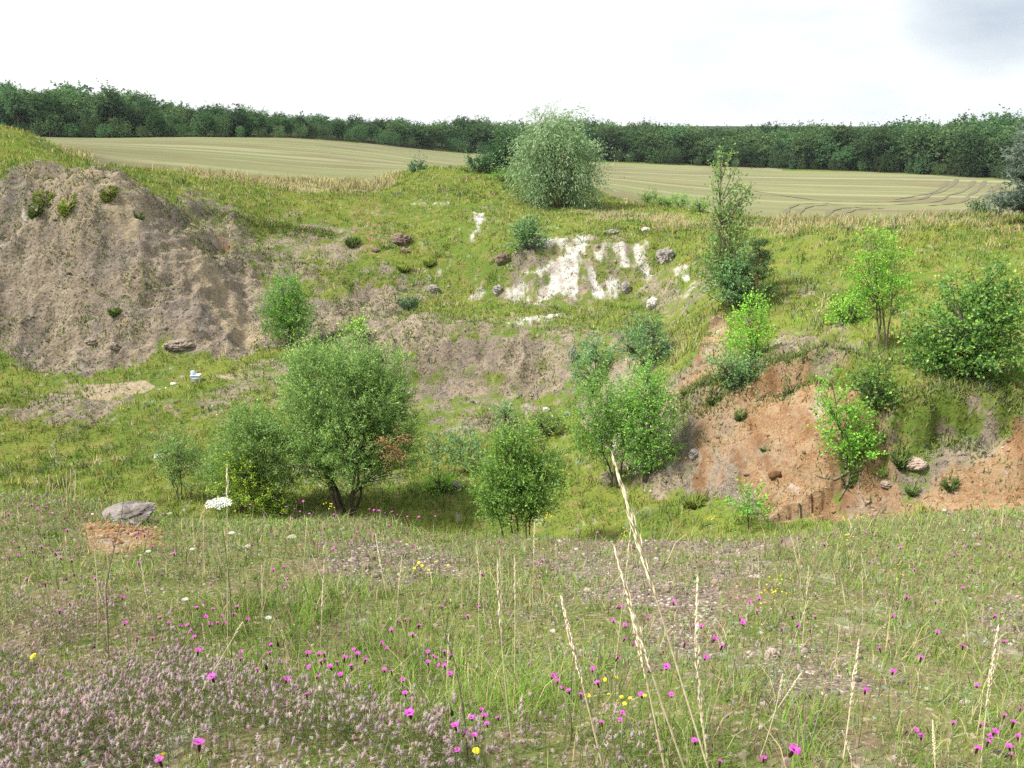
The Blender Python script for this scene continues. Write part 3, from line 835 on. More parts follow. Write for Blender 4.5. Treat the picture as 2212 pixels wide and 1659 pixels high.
def conifer(name, label, cat, base_q, top_q, width_q, seed, group=None, base_xyz=None, col=(.085, .15, .055), tipc=(.16, .24, .08), n=150, trunk_frac=.2, nl=.16, up_b=.5):
    """young pine: whorls of branches with needle tufts"""
    r = np.random.default_rng(seed)
    b = hit(*base_q, rmin=14.0) if base_xyz is None else np.array(base_xyz, float)
    d = ray(top_q[0]*Q, top_q[1]*Q); tp = d/d[1]*b[1]
    hgt = tp[2]-b[2]; wid = width_q*Q*b[1]/F/2
    root = thing(name, label, cat, tuple(up(b)), group)
    path = np.stack([np.linspace(0, tp[0]-b[0], 7), np.zeros(7), np.linspace(-.1, hgt, 7)], 1)
    V, T = tube(path, .012*hgt+.02, .006, 6)
    mobj('trunk', tri_mesh('trunk', V, T, M_PINEBARK, None, True), root)
    P, D, t, tw = [], [], [], []
    wood = []
    for k in range(n):
        f = trunk_frac + (1-trunk_frac)*r.random()**.9
        f = trunk_frac + (1-trunk_frac)*(math.floor((f-trunk_frac)*9/(1-trunk_frac))/9) + r.normal(0, .02)
        a = r.random()*2*math.pi
        l = wid*((1-f)**.6)*r.uniform(.6, 1.1)+.08
        p0 = np.array([(tp[0]-b[0])*f, 0, hgt*f]); dr = np.array([math.cos(a), math.sin(a), up_b*r.uniform(.5, 1.2)])
        p1 = p0+dr*l
        wood.append(tube(np.stack([p0, (p0+p1)/2-[0, 0, .03*l], p1]), .012, .004, 3))
        m = int(10+26*l/wid)
        tt = r.uniform(.25, 1.05, m)
        P.append(p0+dr*l*tt[:, None]+r.normal(0, .05, (m, 3))*wid); D.append(dr*.6+r.normal(0, .6, (m, 3))); t.append(tt); tw.append(np.full(m, k))
    V, T = join(wood); mobj('branches', tri_mesh('branches', V, T, M_PINEBARK), root)
    P, D, t, tw = np.concatenate(P), np.concatenate(D), np.concatenate(t), np.concatenate(tw)
    n2 = len(P)
    rep = 3
    P = np.repeat(P, rep, 0); D = np.repeat(D, rep, 0)+r.normal(0, .5, (n2*rep, 3)); t = np.repeat(t, rep); tw = np.repeat(tw, rep)
    V, T = leaf_cards(P, D, nl*r.uniform(.7, 1.3, len(P)), nl*.16*np.ones(len(P)), r)
    c = np.repeat(leaf_colors(col, tipc, tuple(x*.8 for x in col), t, tw, r), 4, 0)
    mobj('crown', tri_mesh('crown', V, T, M_LEAF, c), root)
    return root

# ------------------------------------------------------------------ shrubs and trees in and around the pit
woody('willow_tree', 'tall silver-green willow standing alone on the grassy rim before the field', 'tree', (1205, 447),
      [(1195, 300, 60, 38), (1180, 268, 32, 32), (1225, 275, 34, 32), (1160, 345, 44, 60), (1235, 345, 50, 60), (1205, 330, 60, 60), (1255, 395, 32, 48), (1150, 385, 34, 40), (1205, 385, 62, 38), (1258, 420, 24, 26), (1160, 248, 10, 20), (1240, 262, 12, 18), (1185, 242, 8, 14), (1278, 350, 18, 40), (1128, 330, 16, 34)],
      'silver', 2300, 6, seed=11, stem_r=.09, fan=.5, bark=M_BARK2, leafscale=.55)
woody('dark_shrub', 'dark blue-green bushy tree just behind the silver willow', 'tree', (1095, 372), [(1095, 335, 34, 42), (1115, 310, 22, 30), (1070, 352, 24, 24)], 'dark', 420, 3, seed=12, base_xyz=(hit(1095, 372)), leafscale=.5)
woody('low_shrub', 'small loose shrub at the end of the mound beside the dark tree', 'shrub', (1035, 372), [(1030, 357, 16, 14), (1052, 358, 12, 12)], 'dark', 120, 3, seed=13, leafscale=.45)
woody('low_shrub', 'tiny dark bush alone on the mound crest', 'shrub', (902, 371), [(902, 364, 12, 8)], 'dark', 60, 3, seed=14, leafscale=.4)
woody('low_shrub', 'fresh green bush on the mound at the foot of the silver willow', 'shrub', (1092, 394), [(1092, 382, 26, 11)], 'sallow', 150, 4, seed=15, leafscale=.45)
for k, (u, v, w, h, lab) in enumerate([(1405, 442, 22, 24, 'bright green bush nearest the willow in the row along the field edge'), (1470, 448, 22, 22, 'middle green bush of the row along the field edge'), (1510, 458, 18, 20, 'dark green bush beside the tall slim tree at the field edge'), (1435, 446, 16, 14, 'low green bush between two bigger ones along the field edge')]):
    woody('low_shrub', lab, 'shrub', (u, v), [(u, v-h*.5, w, h*.6)], 'sallow', 130, 4, group='bushes along the field edge', seed=20+k, leafscale=.45)
woody('slim_tree', 'tall slim open-crowned tree rising above the orange bank', 'tree', (1577, 662),
      [(1560, 348, 10, 20), (1563, 395, 20, 36), (1568, 450, 32, 40), (1572, 505, 36, 40), (1566, 555, 42, 38), (1572, 605, 44, 36), (1610, 440, 10, 34), (1608, 500, 14, 36), (1545, 590, 26, 30), (1600, 640, 30, 26)],
      'poplar', 640, 1, seed=31, bark=M_BARK2, stem_r=.06, thin=3.0, fan=.9)
conifer('young_pine', 'young dark green pine in front of the tall slim tree', 'tree', (1632, 668), (1642, 512), 92, 33, trunk_frac=.10, n=80, nl=.13, col=(.11, .21, .07), tipc=(.19, .30, .10))
woody('shrub', 'blue-green shrub growing at the foot of the young pine', 'shrub', (1588, 672), [(1585, 610, 28, 44), (1605, 575, 20, 24)], 'grey', 260, 3, seed=34)
woody('birch_sapling', 'yellow-green sapling with a light airy crown below the young pine', 'tree', (1625, 775), [(1630, 665, 26, 26), (1620, 705, 40, 34), (1600, 745, 40, 26), (1645, 730, 24, 26)], 'lime', 330, 3, seed=35, stem_r=.02)
woody('shrub', 'grey-green shrub hanging over the edge of the orange bank', 'shrub', (1590, 835), [(1575, 790, 36, 26), (1620, 805, 40, 28), (1600, 835, 32, 22), (1545, 775, 20, 16)], 'grey', 300, 4, seed=36)
woody('light_tree', 'light green young tree with several bent brown stems on the grassy bank', 'tree', (1908, 750),
      [(1900, 530, 34, 36), (1880, 575, 46, 40), (1925, 580, 40, 44), (1900, 625, 62, 36), (1870, 650, 36, 26), (1940, 640, 34, 36), (1895, 505, 12, 18), (1845, 600, 22, 14)], 'lime', 800, 4, seed=37, stem_r=.035, bark=M_BARK2, fan=.35, leafscale=.85)
woody('low_shrub', 'compact bright green bush on the bank beside the light young tree', 'shrub', (1832, 702), [(1830, 678, 34, 26), (1850, 660, 18, 18)], 'lime', 200, 4, seed=38)
woody('leafy_bush', 'big dark green broad-leaved bush at the right edge of the pit', 'shrub', (2090, 820),
      [(2080, 700, 74, 48), (2150, 690, 56, 60), (2065, 765, 70, 42), (2150, 765, 52, 46), (2010, 775, 46, 38), (2150, 605, 22, 40), (1982, 715, 26, 20), (2060, 630, 28, 26), (2195, 650, 30, 46), (2110, 650, 30, 30)], 'hazel', 1700, 6, seed=39, stem_r=.05)
woody('leaning_sapling', 'bright green leafy sapling with bare roots on the orange slope', 'tree', (1835, 1022),
      [(1800, 835, 18, 26), (1800, 880, 34, 34), (1825, 920, 44, 34), (1845, 960, 44, 28), (1810, 960, 34, 22), (1870, 992, 36, 18), (1855, 900, 24, 24)], 'lime', 330, 1, seed=40, stem_r=.03, fan=.6)
woody('sapling', 'small green sapling under the broad-leaved bush at the top of the scarp', 'tree', (1898, 880), [(1890, 800, 14, 26), (1890, 835, 36, 26), (1905, 860, 28, 18), (1860, 815, 14, 12)], 'hazel', 200, 2, seed=41, stem_r=.02)
woody('big_willow_shrub', 'large round grey-green willow shrub in the middle of the pit floor', 'shrub', (748, 1112),
      [(745, 860, 110, 100), (690, 830, 80, 80), (810, 850, 80, 90), (660, 930, 80, 80), (760, 950, 110, 90), (850, 930, 56, 90), (700, 985, 84, 52), (810, 985, 76, 52), (640, 800, 36, 44), (740, 780, 60, 40), (862, 985, 44, 56), (650, 975, 50, 46), (830, 800, 40, 40)],
      'willow', 5600, 8, seed=42, stem_r=.055, dead=(850, 965, 34, 44), thin=2, shell=.36)
woody('willow_shrub', 'lower grey-green willow shrub leaning out on the left of the large one', 'shrub', (585, 1100),
      [(545, 925, 50, 42), (570, 965, 50, 56), (510, 990, 50, 46), (580, 1035, 56, 50), (520, 1040, 50, 42), (465, 1020, 28, 24)], 'willow', 1500, 5, seed=43, stem_r=.03)
woody('yellow_bush', 'yellow-green leafy bush in front of the willow shrubs', 'shrub', (520, 1112), [(508, 1000, 36, 36), (520, 1050, 54, 46), (560, 1075, 44, 34), (590, 1085, 40, 26)], 'yellow', 520, 4, seed=44, stem_r=.02)
woody('small_tree', 'small thin tree standing alone left of the willow shrubs', 'tree', (388, 1078), [(385, 968, 36, 26), (372, 1000, 36, 24), (405, 995, 26, 24), (390, 1030, 24, 22)], 'willow', 240, 3, seed=45, stem_r=.022)
woody('round_bush', 'round bright green bush at the foot of the bare spoil hill', 'shrub', (628, 742), [(622, 650, 40, 38), (600, 680, 32, 36), (645, 680, 32, 38), (622, 705, 44, 32), (618, 620, 22, 22)], 'sallow', 1050, 4, seed=46, stem_r=.04, leafscale=.8)
woody('green_bush', 'dense fresh green bush at the lip between the willow shrub and the paired bushes', 'shrub', (1112, 1138),
      [(1105, 965, 36, 34), (1110, 1010, 60, 50), (1080, 1060, 56, 50), (1150, 1050, 60, 52), (1110, 1090, 66, 40), (1180, 1010, 26, 40), (1090, 945, 18, 22), (1140, 945, 14, 22)], 'sallow', 2300, 5, seed=47, stem_r=.03, y_at=22.0)
woody('paired_tree', 'slender-stemmed bush, nearer of the two touching ones below the orange slope', 'shrub', (1330, 1050),
      [(1310, 860, 56, 50), (1290, 910, 56, 50), (1340, 900, 56, 60), (1310, 955, 60, 44), (1270, 960, 30, 34), (1355, 960, 40, 36)], 'sallow', 1150, 3, seed=48, stem_r=.035, fan=.25)
woody('paired_tree', 'rounder darker bush, farther of the two touching ones below the orange slope', 'shrub', (1398, 1032),
      [(1400, 850, 50, 50), (1420, 900, 44, 56), (1385, 920, 50, 56), (1410, 970, 46, 44), (1380, 985, 40, 30), (1400, 810, 26, 24)], 'sallow', 1150, 3, seed=49, stem_r=.035)
woody('pale_shrub', 'pale loose shrub on the slope behind the paired bushes', 'shrub', (1282, 850), [(1285, 760, 30, 26), (1275, 800, 36, 32), (1262, 830, 22, 20)], 'grey', 260, 3, seed=50)
woody('pale_shrub', 'pale blue-green shrub below the chalk terrace near the orange bank', 'shrub', (1402, 790), [(1395, 715, 40, 30), (1400, 755, 46, 30), (1360, 745, 30, 22)], 'grey', 330, 4, seed=51)
woody('thin_sapling', 'thin sparse sapling just right of the large willow shrub', 'tree', (945, 1030), [(945, 965, 24, 30), (935, 995, 18, 20)], 'grey', 70, 2, seed=52, stem_r=.012)
woody('thin_sapling', 'bushier sapling beside the sparse one on the pit floor', 'tree', (1008, 1022), [(1005, 955, 32, 28), (1010, 990, 34, 28), (985, 975, 18, 22)], 'grey', 190, 3, seed=53, stem_r=.015)
woody('low_shrub', 'small bluish shrub on the gravel patch of the pit floor', 'shrub', (1095, 915), [(1092, 893, 22, 14)], 'grey', 50, 3, seed=54)
woody('low_shrub', 'small green shrub beside the white stones on the pit floor', 'shrub', (1185, 942), [(1180, 918, 34, 18)], 'sallow', 120, 4, seed=55)
woody('low_shrub', 'low leafy shrub near the dark boulder on the pit floor', 'shrub', (950, 1062), [(948, 1048, 26, 14)], 'lime', 80, 3, seed=56)
woody('juniper_bush', 'dark green cushion bush on the brown earth of the basin', 'shrub', (885, 668), [(885, 658, 18, 12)], 'dark', 130, 3, seed=57, leafscale=.35)
woody('low_shrub', 'loose grey-green shrub on the upper left corner of the chalk face', 'shrub', (1140, 540), [(1135, 500, 22, 20), (1150, 518, 24, 18), (1120, 525, 16, 18)], 'grey', 190, 3, seed=58)
woody('thin_sapling', 'thin pale green sapling at the foot of the orange slope beyond the lip', 'tree', (1620, 1150), [(1615, 1080, 40, 26), (1620, 1115, 46, 24)], 'lime', 85, 2, seed=59, stem_r=.012)
woody('low_shrub', 'low bright green bush in the dip beside the hump', 'shrub', (770, 735), [(768, 715, 18, 16)], 'lime', 60, 3, seed=60)
woody('low_shrub', 'dark shrub standing on the field edge beside the big right-hand pine', 'shrub', (2120, 468), [(2118, 454, 18, 12)], 'dark', 90, 3, seed=62, leafscale=.4)
woody('bare_shrub', 'dark spiky half-bare shrub between the dark shrub and the big pine', 'shrub', (2158, 472), [(2155, 440, 10, 26)], 'dark', 26, 3, seed=63, leafscale=.4)
conifer('big_pine', 'big grey-green pine cut by the right edge of the picture', 'tree', (2245, 482), (2255, 225), 190, 64, base_xyz=hit(2245, 482), col=(.15, .21, .17), tipc=(.24, .31, .26), n=230, trunk_frac=.10, nl=.28, up_b=.15)

# exposed roots of the leaning sapling
rb = bpy.data.objects['leaning_sapling']
for pts in ([(1835, 1022), (1830, 1050), (1812, 1085)], [(1832, 1022), (1805, 1040), (1775, 1035), (1762, 1030)]):
    P = np.array([up(hit(u, v, rmin=14.0))+[0, 0, .05] for u, v in pts])
    tq = np.linspace(0, len(P)-1, 9); P = np.stack([np.interp(tq, range(len(P)), P[:, k]) for k in range(3)], 1)
    V, T = tube(P, .045, .014, 6)
    o = mobj('bare_root', tri_mesh('root', V-np.array(rb.location), T, M_BARK2, None, True), [c for c in rb.children if c.name.startswith('trunk')][0])

# ------------------------------------------------------------------ the far wood: every tree its own object, built from a few kinds
def forest_proto(seed, kind):
    r = np.random.default_rng(seed)
    if kind == 'broad':
        lobes = [(0, 0, .60, .26, .26, .30), (r.uniform(-.1, .1), r.uniform(-.1, .1), .82, .18, .18, .17)]
        for k in range(7):
            a = r.random()*6.28
            lobes.append((.2*math.cos(a), .2*math.sin(a), r.uniform(.3, .8), .15, .15, r.uniform(.12, .18)))
        n, cb, ct = 620, (.075, .142, .064), (.150, .225, .085)
    elif kind == 'bush':
        lobes = [(0, 0, .5, .5, .5, .45)] + [(.35*math.cos(a), .35*math.sin(a), r.uniform(.25, .75), .24, .24, .22) for a in r.random(6)*6.28]
        n, cb, ct = 460, (.09, .165, .070), (.15, .225, .095)
    elif kind == 'pine':
        lobes = [(0, 0, .80, .16, .16, .15), (.08, 0, .66, .19, .19, .09), (-.1, .05, .55, .16, .16, .07), (.05, -.05, .92, .09, .09, .09), (-.06, 0, .72, .17, .17, .07)]
        n, cb, ct = 360, (.070, .130, .065), (.11, .175, .08)
    else:
        lobes = [(0, 0, .15+.17*k, .22-.038*k, .22-.038*k, .10) for k in range(5)] + [(0, 0, .97, .035, .035, .07)]
        n, cb, ct = 400, (.060, .118, .066), (.10, .16, .08)
    C, tp, ln, P, D, t, tw, rad = crown_points(lobes, n, 9, .09, r, .25, .38, .1)
    s = .036
    V, T = leaf_cards(P, D, s*r.uniform(.7, 1.4, len(P)), s*.75*r.uniform(.7, 1.2, len(P)), r)
    col = np.repeat(leaf_colors(cb, ct, tuple(x*.85 for x in cb), t, tw, r, .25), 4, 0)
    crown = tri_mesh('wood_crown', V, T, M_WOOD, col)
    top = .9 if kind != 'bush' else .5
    parts = [tube(np.array([[0, 0, -.04], [r.normal(0, .01), 0, .4*top], [r.normal(0, .02), 0, top]]), .017 if kind != 'bush' else .03, .005, 5)]
    for k in range(7):
        j = r.integers(len(C)); z = max(C[j, 2]-.12, .12)
        parts.append(tube(np.array([[0, 0, z*.8], C[j]*[.5, .5, 1]-[0, 0, .02], C[j]]), .007, .002, 3))
    V, T = join(parts)
    return crown, tri_mesh('wood_trunk', V, T, M_PINEBARK if kind == 'pine' else M_BARK, None, True)
PROTO = {'broad': [forest_proto(100+k, 'broad') for k in range(5)], 'bush': [forest_proto(120+k, 'bush') for k in range(4)], 'pine': [forest_proto(130+k, 'pine') for k in range(3)], 'spruce': [forest_proto(140+k, 'spruce') for k in range(2)]}
TOP_U = [-150, 0, 60, 110, 150, 200, 240, 300, 330, 430, 500, 560, 600, 700, 740, 800, 850, 900, 950, 1024, 1200]
TOP_V = [84, 84, 85, 90, 96, 104, 105, 114, 116, 119, 117.5, 120, 122, 125, 125, 125, 124, 120, 118, 117, 116]
fe = np.array(far_edge)
fe_u = np.array([-120, 0, 108, 200, 270, 340, 478, 604, 775, 914, 991, 1350]); fe_y = np.array([280, 280, 275, 280, 300, 345, 388, 380, 343, 304, 284, 272])
WOODNAME = {'broad': 'wood_tree', 'bush': 'edge_bush', 'pine': 'wood_pine', 'spruce': 'wood_spruce'}
def wood_tree(u, dy, hgt, kind, label, group, wide=1.0):
    y = np.interp(u, fe_u, fe_y) + dy
    d = ray(u, 150); x = d[0]/d[1]*y
    z = float(at_ground(x, y))
    t = thing(WOODNAME[kind], label, 'bush' if kind == 'bush' else 'tree', (x, y, z-.2), group, rng.random()*6.28)
    c, tr = PROTO[kind][rng.integers(len(PROTO[kind]))]
    mobj('crown', c, t); mobj('trunk', tr, t)
    t.scale = (hgt*wide, hgt*wide, hgt)
    return t
def want_height(u, y, f=1.0):
    d = ray(u, np.interp(u, TOP_U, TOP_V)); zt = d[2]/d[1]*y + EYE
    x = d[0]/d[1]*y
    return max(5.0, (zt-float(at_ground(x, y)))*f)
def zone_of(u):
    return 'left stretch of the far wood' if u < 300 else ('middle stretch of the far wood' if u < 580 else 'right stretch of the far wood')
for row, (dy, step, f0, f1) in enumerate([(8, 18, .5, .92), (17, 16.5, .68, .98), (28, 17, .76, 1.03), (42, 19, .80, 1.06)]):
    u = -70 + row*4
    while u < 1100:
        uu = u + rng.uniform(-4, 4); y = np.interp(uu, fe_u, fe_y)+dy
        k = 'broad'
        q = rng.random()
        if uu < 330 and q < .30: k = 'pine' if q < .2 else 'spruce'
        elif 560 < uu < 900 and q < .06: k = 'spruce'
        lab = {'broad': 'dark green broadleaf tree standing in the ', 'pine': 'dark pine with a bare reddish trunk in the ', 'spruce': 'dark pointed conifer standing in the '}[k] + zone_of(uu)
        wood_tree(uu, dy+rng.uniform(-3, 3), want_height(uu, y)*rng.uniform(f0, f1), k, lab, {'broad': 'broadleaf trees', 'pine': 'pines', 'spruce': 'pointed conifers'}[k]+' of the '+zone_of(uu), rng.uniform(1.15, 1.75) if k == 'broad' else rng.uniform(1, 1.3))
        u += step*rng.uniform(.8, 1.2)*(1.15 if 330 < uu < 640 else 1.0)
u = -40
while u < 1080:
    wood_tree(u, rng.uniform(1, 4), rng.uniform(3.5, 7.5), 'bush', 'dense green bush along the field in front of the '+zone_of(u), 'bushes in front of the '+zone_of(u), rng.uniform(.7, 1.0))
    u += rng.uniform(11, 24)
# singled-out trees of the skyline
wood_tree(114, 6, want_height(114, 281)*1.05, 'pine', 'tallest pine of the wood, crown above the left skyline, bare trunk below', None, 1.3)
wood_tree(240, 8, want_height(240, 296)*1.02, 'spruce', 'broad pointed conifer on the skyline above the far left field corner', None, 1.5)
wood_tree(304, 8, want_height(304, 325)*1.10, 'spruce', 'slim dark spire sticking out of the skyline left of centre', None, .8)
wood_tree(158, 1, 7.5, 'broad', 'small light green round tree in front of the pines at the wood edge', None, 1.2)
wood_tree(208, 1, 7.5, 'broad', 'light green round tree at the wood edge beyond the grass bank', None, 1.3)
wood_tree(795, 1.5, 9, 'spruce', 'dark narrow conifer in front of the right part of the wood', None, .8)
wood_tree(668, 1.0, 9, 'bush', 'olive green rounded bush tree in front of the wood right of the willow', None, .8)
# ------------------------------------------------------------------ ground cover nobody could count
def stuff(name, V, T, mat, col, label, cat):
    return tag(mobj(name, tri_mesh(name, V, T, mat, col)), label, cat, kind='stuff')

def sample_area(n, r0, r1, a=0.66, power=1.0):
    """n points over the ground between r0 and r1 m; power 1 = even per square metre, lower = denser close by"""
    th = rng.uniform(-a, a, n)
    u = rng.random(n)
    e = 2*power
    r = (r0**e + u*(r1**e-r0**e))**(1/e)
    return np.sin(th)*r, np.cos(th)*r

def blades(x, y, h, w, lean, col, two=True, az=None):
    n = len(x)
    z = at_ground(x, y)-.01
    B = np.stack([x, y, z], -1)
    a = rng.uniform(0, 2*math.pi, n) if az is None else az
    dr = np.stack([np.cos(a), np.sin(a), np.zeros(n)], -1)
    f = rng.uniform(0, 2*math.pi, n)
    sd = np.stack([np.cos(f), np.sin(f), np.zeros(n)], -1)
    h, w, lean = h[:, None], w[:, None], lean[:, None]
    U = np.array([[0, 0, 1.0]])
    def at(t): return B + U*h*(t-.35*lean*t*t) + dr*h*lean*t*t
    if two:
        m = at(.55)
        V = np.stack([B-sd*w*.5, B+sd*w*.5, m+sd*w*.42, m-sd*w*.42, at(1.0)], 1).reshape(-1, 3)
        i = np.arange(n)[:, None]*5
        T = np.concatenate([i+[[0, 1, 2]], i+[[0, 2, 3]], i+[[3, 2, 4]]], 1).reshape(-1, 3)
        return V, T, np.repeat(col, 5, 0)
    V = np.stack([B-sd*w*.5, B+sd*w*.5, at(1.0)], 1).reshape(-1, 3)
    i = np.arange(n)[:, None]*3
    return V, i+np.array([[0, 1, 2]]), np.repeat(col, 3, 0)

def pick(palette, weights, n, jitter=.25):
    """weights: (n,k) or (k,)"""
    P = np.array(palette); w = np.broadcast_to(np.asarray(weights, float), (n, len(P)))
    c = np.cumsum(w, 1); c /= c[:, -1:]
    k = (rng.random((n, 1)) > c).sum(1)
    return P[np.minimum(k, len(P)-1)]*(1+jitter*rng.uniform(-1, 1, (n, 1)))*(1+.08*rng.uniform(-1, 1, (n, 3)))

# meadow grass on the slopes, floor and rim of the pit
N = 330000
x, y = sample_area(N, 15, 82, .62, .62)
bare, ora, chk = cover_at('bare', x, y), cover_at('orange', x, y), cover_at('chalk', x, y)
dry, pth = cover_at('dry', x, y), cover_at('path', x, y)
fieldm = soft_poly(FIELD_P, x, y, .5)
patch = fbm(x*.35, y*.35, 81, 4); tuft = fbm(x*2.2, y*2.2, 82, 3)
dens = np.clip(.70 + 1.2*tuft + .7*patch, .05, 1)*(1-.97*np.clip(bare*1.15+ora*1.1+chk*1.1, 0, 1))*(1-.8*pth)*(1-fieldm)
k = rng.random(N) < dens
x, y, dry, patch, tuft = x[k], y[k], dry[k], patch[k], tuft[k]
n = len(x); r = np.hypot(x, y)
h = rng.uniform(.08, .26, n)*np.clip(1+.8*patch+1.1*tuft, .25, 3)*(1+dry*1.3)
big = fbm(x*.07, y*.07, 83, 3)
rimw = np.clip(dry*1.5, 0, 1)
wt_ = np.stack([np.clip(.6-patch*.7+big*.5, .05, 1)*(1-.75*rimw), np.clip(.35+patch*.9-big*.5, .05, 1)*(1-.7*rimw), .16+.8*rimw, .08+.25*np.clip(-big+patch, 0, .6), .05+.05*np.clip(tuft, 0, 1)], -1)
col = pick([(.190, .272, .050), (.125, .220, .040), (.42, .37, .20), (.26, .215, .10), (.30, .19, .08)], wt_, n)
col = col*(1+.30*fbm(x*.13, y*.13, 84, 4)+.12*patch)[:, None]
V, T, c = blades(x, y, h, .010+.00042*r*rng.uniform(.7, 1.5, n), rng.uniform(.1, .8, n), col)
stuff('meadow_grass', V, T, M_GRASS, c, 'short yellow-green meadow grass covering the slopes and floor of the pit', 'grass')

# taller tussocks and herb clumps that break the meadow
N = 5200
x, y = sample_area(N, 16, 80, .62, .75)
dens = (1-np.clip(1.4*cover_at('bare', x, y)+cover_at('orange', x, y)+cover_at('chalk', x, y), 0, 1))*(1-soft_poly(FIELD_P, x, y, .5))*np.clip(.35+1.5*fbm(x*.12, y*.12, 181, 4), .02, 1)
k = rng.random(N) < dens
x, y = x[k], y[k]; nt = len(x); per = 26
sz = rng.lognormal(-1.35, .35, nt)
X = np.repeat(x, per)+rng.normal(0, 1, nt*per)*np.repeat(sz*.6, per); Y = np.repeat(y, per)+rng.normal(0, 1, nt*per)*np.repeat(sz*.6, per)
tone = pick([(.15, .25, .045), (.10, .18, .045), (.26, .29, .07), (.36, .33, .17), (.17, .22, .12)], [.3, .2, .25, .1, .15], nt)
V, T, c = blades(X, Y, np.repeat(sz, per)*rng.uniform(.5, 1.3, nt*per), .010+.0006*np.hypot(X, Y), rng.uniform(.2, 1.0, nt*per), np.repeat(tone, per, 0)*rng.uniform(.8, 1.2, (nt*per, 1)))
stuff('tussock_grass', V, T, M_GRASS, c, 'taller tussocks and herb clumps standing out of the pit meadow', 'grass')

# tall pale straw along the rims
N = 42000
x, y = sample_area(N, 30, 84, .62, 1.0)
dry = cover_at('dry', x, y)*(1-soft_poly(FIELD_P, x, y, .6))
k = rng.random(N) < dry
x, y = x[k], y[k]; n = len(x)
V, T, c = blades(x, y, rng.uniform(.25, .75, n), .006+.00026*np.hypot(x, y), rng.uniform(.1, .7, n), pick([(.52, .47, .31), (.44, .38, .22), (.26, .30, .10)], [.35, .25, .40], n))
stuff('dry_grass', V, T, M_GRASS, c, 'tall pale straw-coloured grass along the rim before the field', 'grass')

# scattered tufts and weeds on the bare slopes
N = 46000
x, y = sample_area(N, 17, 62, .62, .75)
bare, ora = cover_at('bare', x, y), cover_at('orange', x, y)
m = np.maximum(bare, ora*.45)
k = rng.random(N) < m*np.clip(.5+1.6*fbm(x*.45, y*.45, 85, 4), .03, 1)
x, y = x[k], y[k]
# turf hanging over the scarps
for pts in ([(1600, 838), (1680, 818), (1760, 808), (1860, 816), (1895, 850)], [(1880, 1000), (2000, 950), (2130, 910), (2230, 890)], [(1470, 880), (1530, 850), (1590, 838)], [(440, 462), (600, 490), (720, 515)]):
    P = poly_xy(pts); q = rng.random(420)*(len(P)-1)
    x = np.append(x, np.interp(q, range(len(P)), P[:, 0])+rng.normal(0, .22, 420)); y = np.append(y, np.interp(q, range(len(P)), P[:, 1])+.25+rng.normal(0, .25, 420))
nt = len(x)
per = 8
sz = rng.lognormal(-2.25, .5, nt)
X = np.repeat(x, per)+rng.normal(0, 1, nt*per)*np.repeat(sz*.9, per); Y = np.repeat(y, per)+rng.normal(0, 1, nt*per)*np.repeat(sz*.9, per)
tone = pick([(.19, .22, .06), (.13, .18, .05), (.18, .21, .12), (.27, .23, .12)], [.4, .3, .15, .15], nt)
V, T, c = blades(X, Y, np.repeat(sz, per)*rng.uniform(.5, 1.5, nt*per), .012+.0007*np.hypot(X, Y), rng.uniform(.2, 1.0, nt*per), np.repeat(tone, per, 0)*rng.uniform(.8, 1.2, (nt*per, 1)))
stuff('weeds', V, T, M_GRASS, c, 'small scattered weeds and grass tufts rooted in the bare rubble slopes', 'weeds')

# loose stones on bare slopes
def stones(x, y, s, col, seed):
    r = np.random.default_rng(seed)
    phi = (1+5**.5)/2
    I = unit(np.array([(-1, phi, 0), (1, phi, 0), (-1, -phi, 0), (1, -phi, 0), (0, -1, phi), (0, 1, phi), (0, -1, -phi), (0, 1, -phi), (phi, 0, -1), (phi, 0, 1), (-phi, 0, -1), (-phi, 0, 1)], float))
    FT = np.array([(0, 11, 5), (0, 5, 1), (0, 1, 7), (0, 7, 10), (0, 10, 11), (1, 5, 9), (5, 11, 4), (11, 10, 2), (10, 7, 6), (7, 1, 8), (3, 9, 4), (3, 4, 2), (3, 2, 6), (3, 6, 8), (3, 8, 9), (4, 9, 5), (2, 4, 11), (6, 2, 10), (8, 6, 7), (9, 8, 1)])
    n = len(x)
    a = r.uniform(0, 6.28, n); ca, sa = np.cos(a)[:, None], np.sin(a)[:, None]
    P = I[None]*r.uniform(.65, 1.25, (n, 12, 1))*np.stack([r.uniform(.7, 1.3, n), r.uniform(.5, 1, n), r.uniform(.35, .8, n)], -1)[:, None, :]*s[:, None, None]
    X = P[..., 0]*ca-P[..., 1]*sa + x[:, None]; Y = P[..., 0]*sa+P[..., 1]*ca + y[:, None]
    Z = P[..., 2] + at_ground(x, y)[:, None] + s[:, None]*.15
    V = np.stack([X, Y, Z], -1).reshape(-1, 3)
    T = (np.arange(n)[:, None, None]*12+FT[None]).reshape(-1, 3)
    return V, T, np.repeat(col, 12, 0)
M_STONE = NT('stone')
_c = M_STONE.n('Attribute', attribute_name='col').outputs['Color']
_n = M_STONE.noise(M_STONE.n('NewGeometry').outputs['Position'], 25, 4)
M_STONE.link(M_STONE.n('BsdfDiffuse', {'Color': M_STONE.mix(M_STONE.ramp(_n, .35, .65), _c, M_STONE.mix(1., _c, (.55, .52, .5), 'MULTIPLY')), 'Roughness': .7}).outputs[0], M_STONE.out.inputs[0])
M_STONE = M_STONE.m
N = 26000
x, y = sample_area(N, 17, 60, .62, .7)
bare, ora, chk = cover_at('bare', x, y), cover_at('orange', x, y), cover_at('chalk', x, y)
m = np.maximum(np.maximum(bare, ora*.8), chk*.7)
k = rng.random(N) < m*np.clip(.6+fbm(x*.6, y*.6, 87, 3), .1, 1)
x, y, ora, chk = x[k], y[k], ora[k], chk[k]; n = len(x)
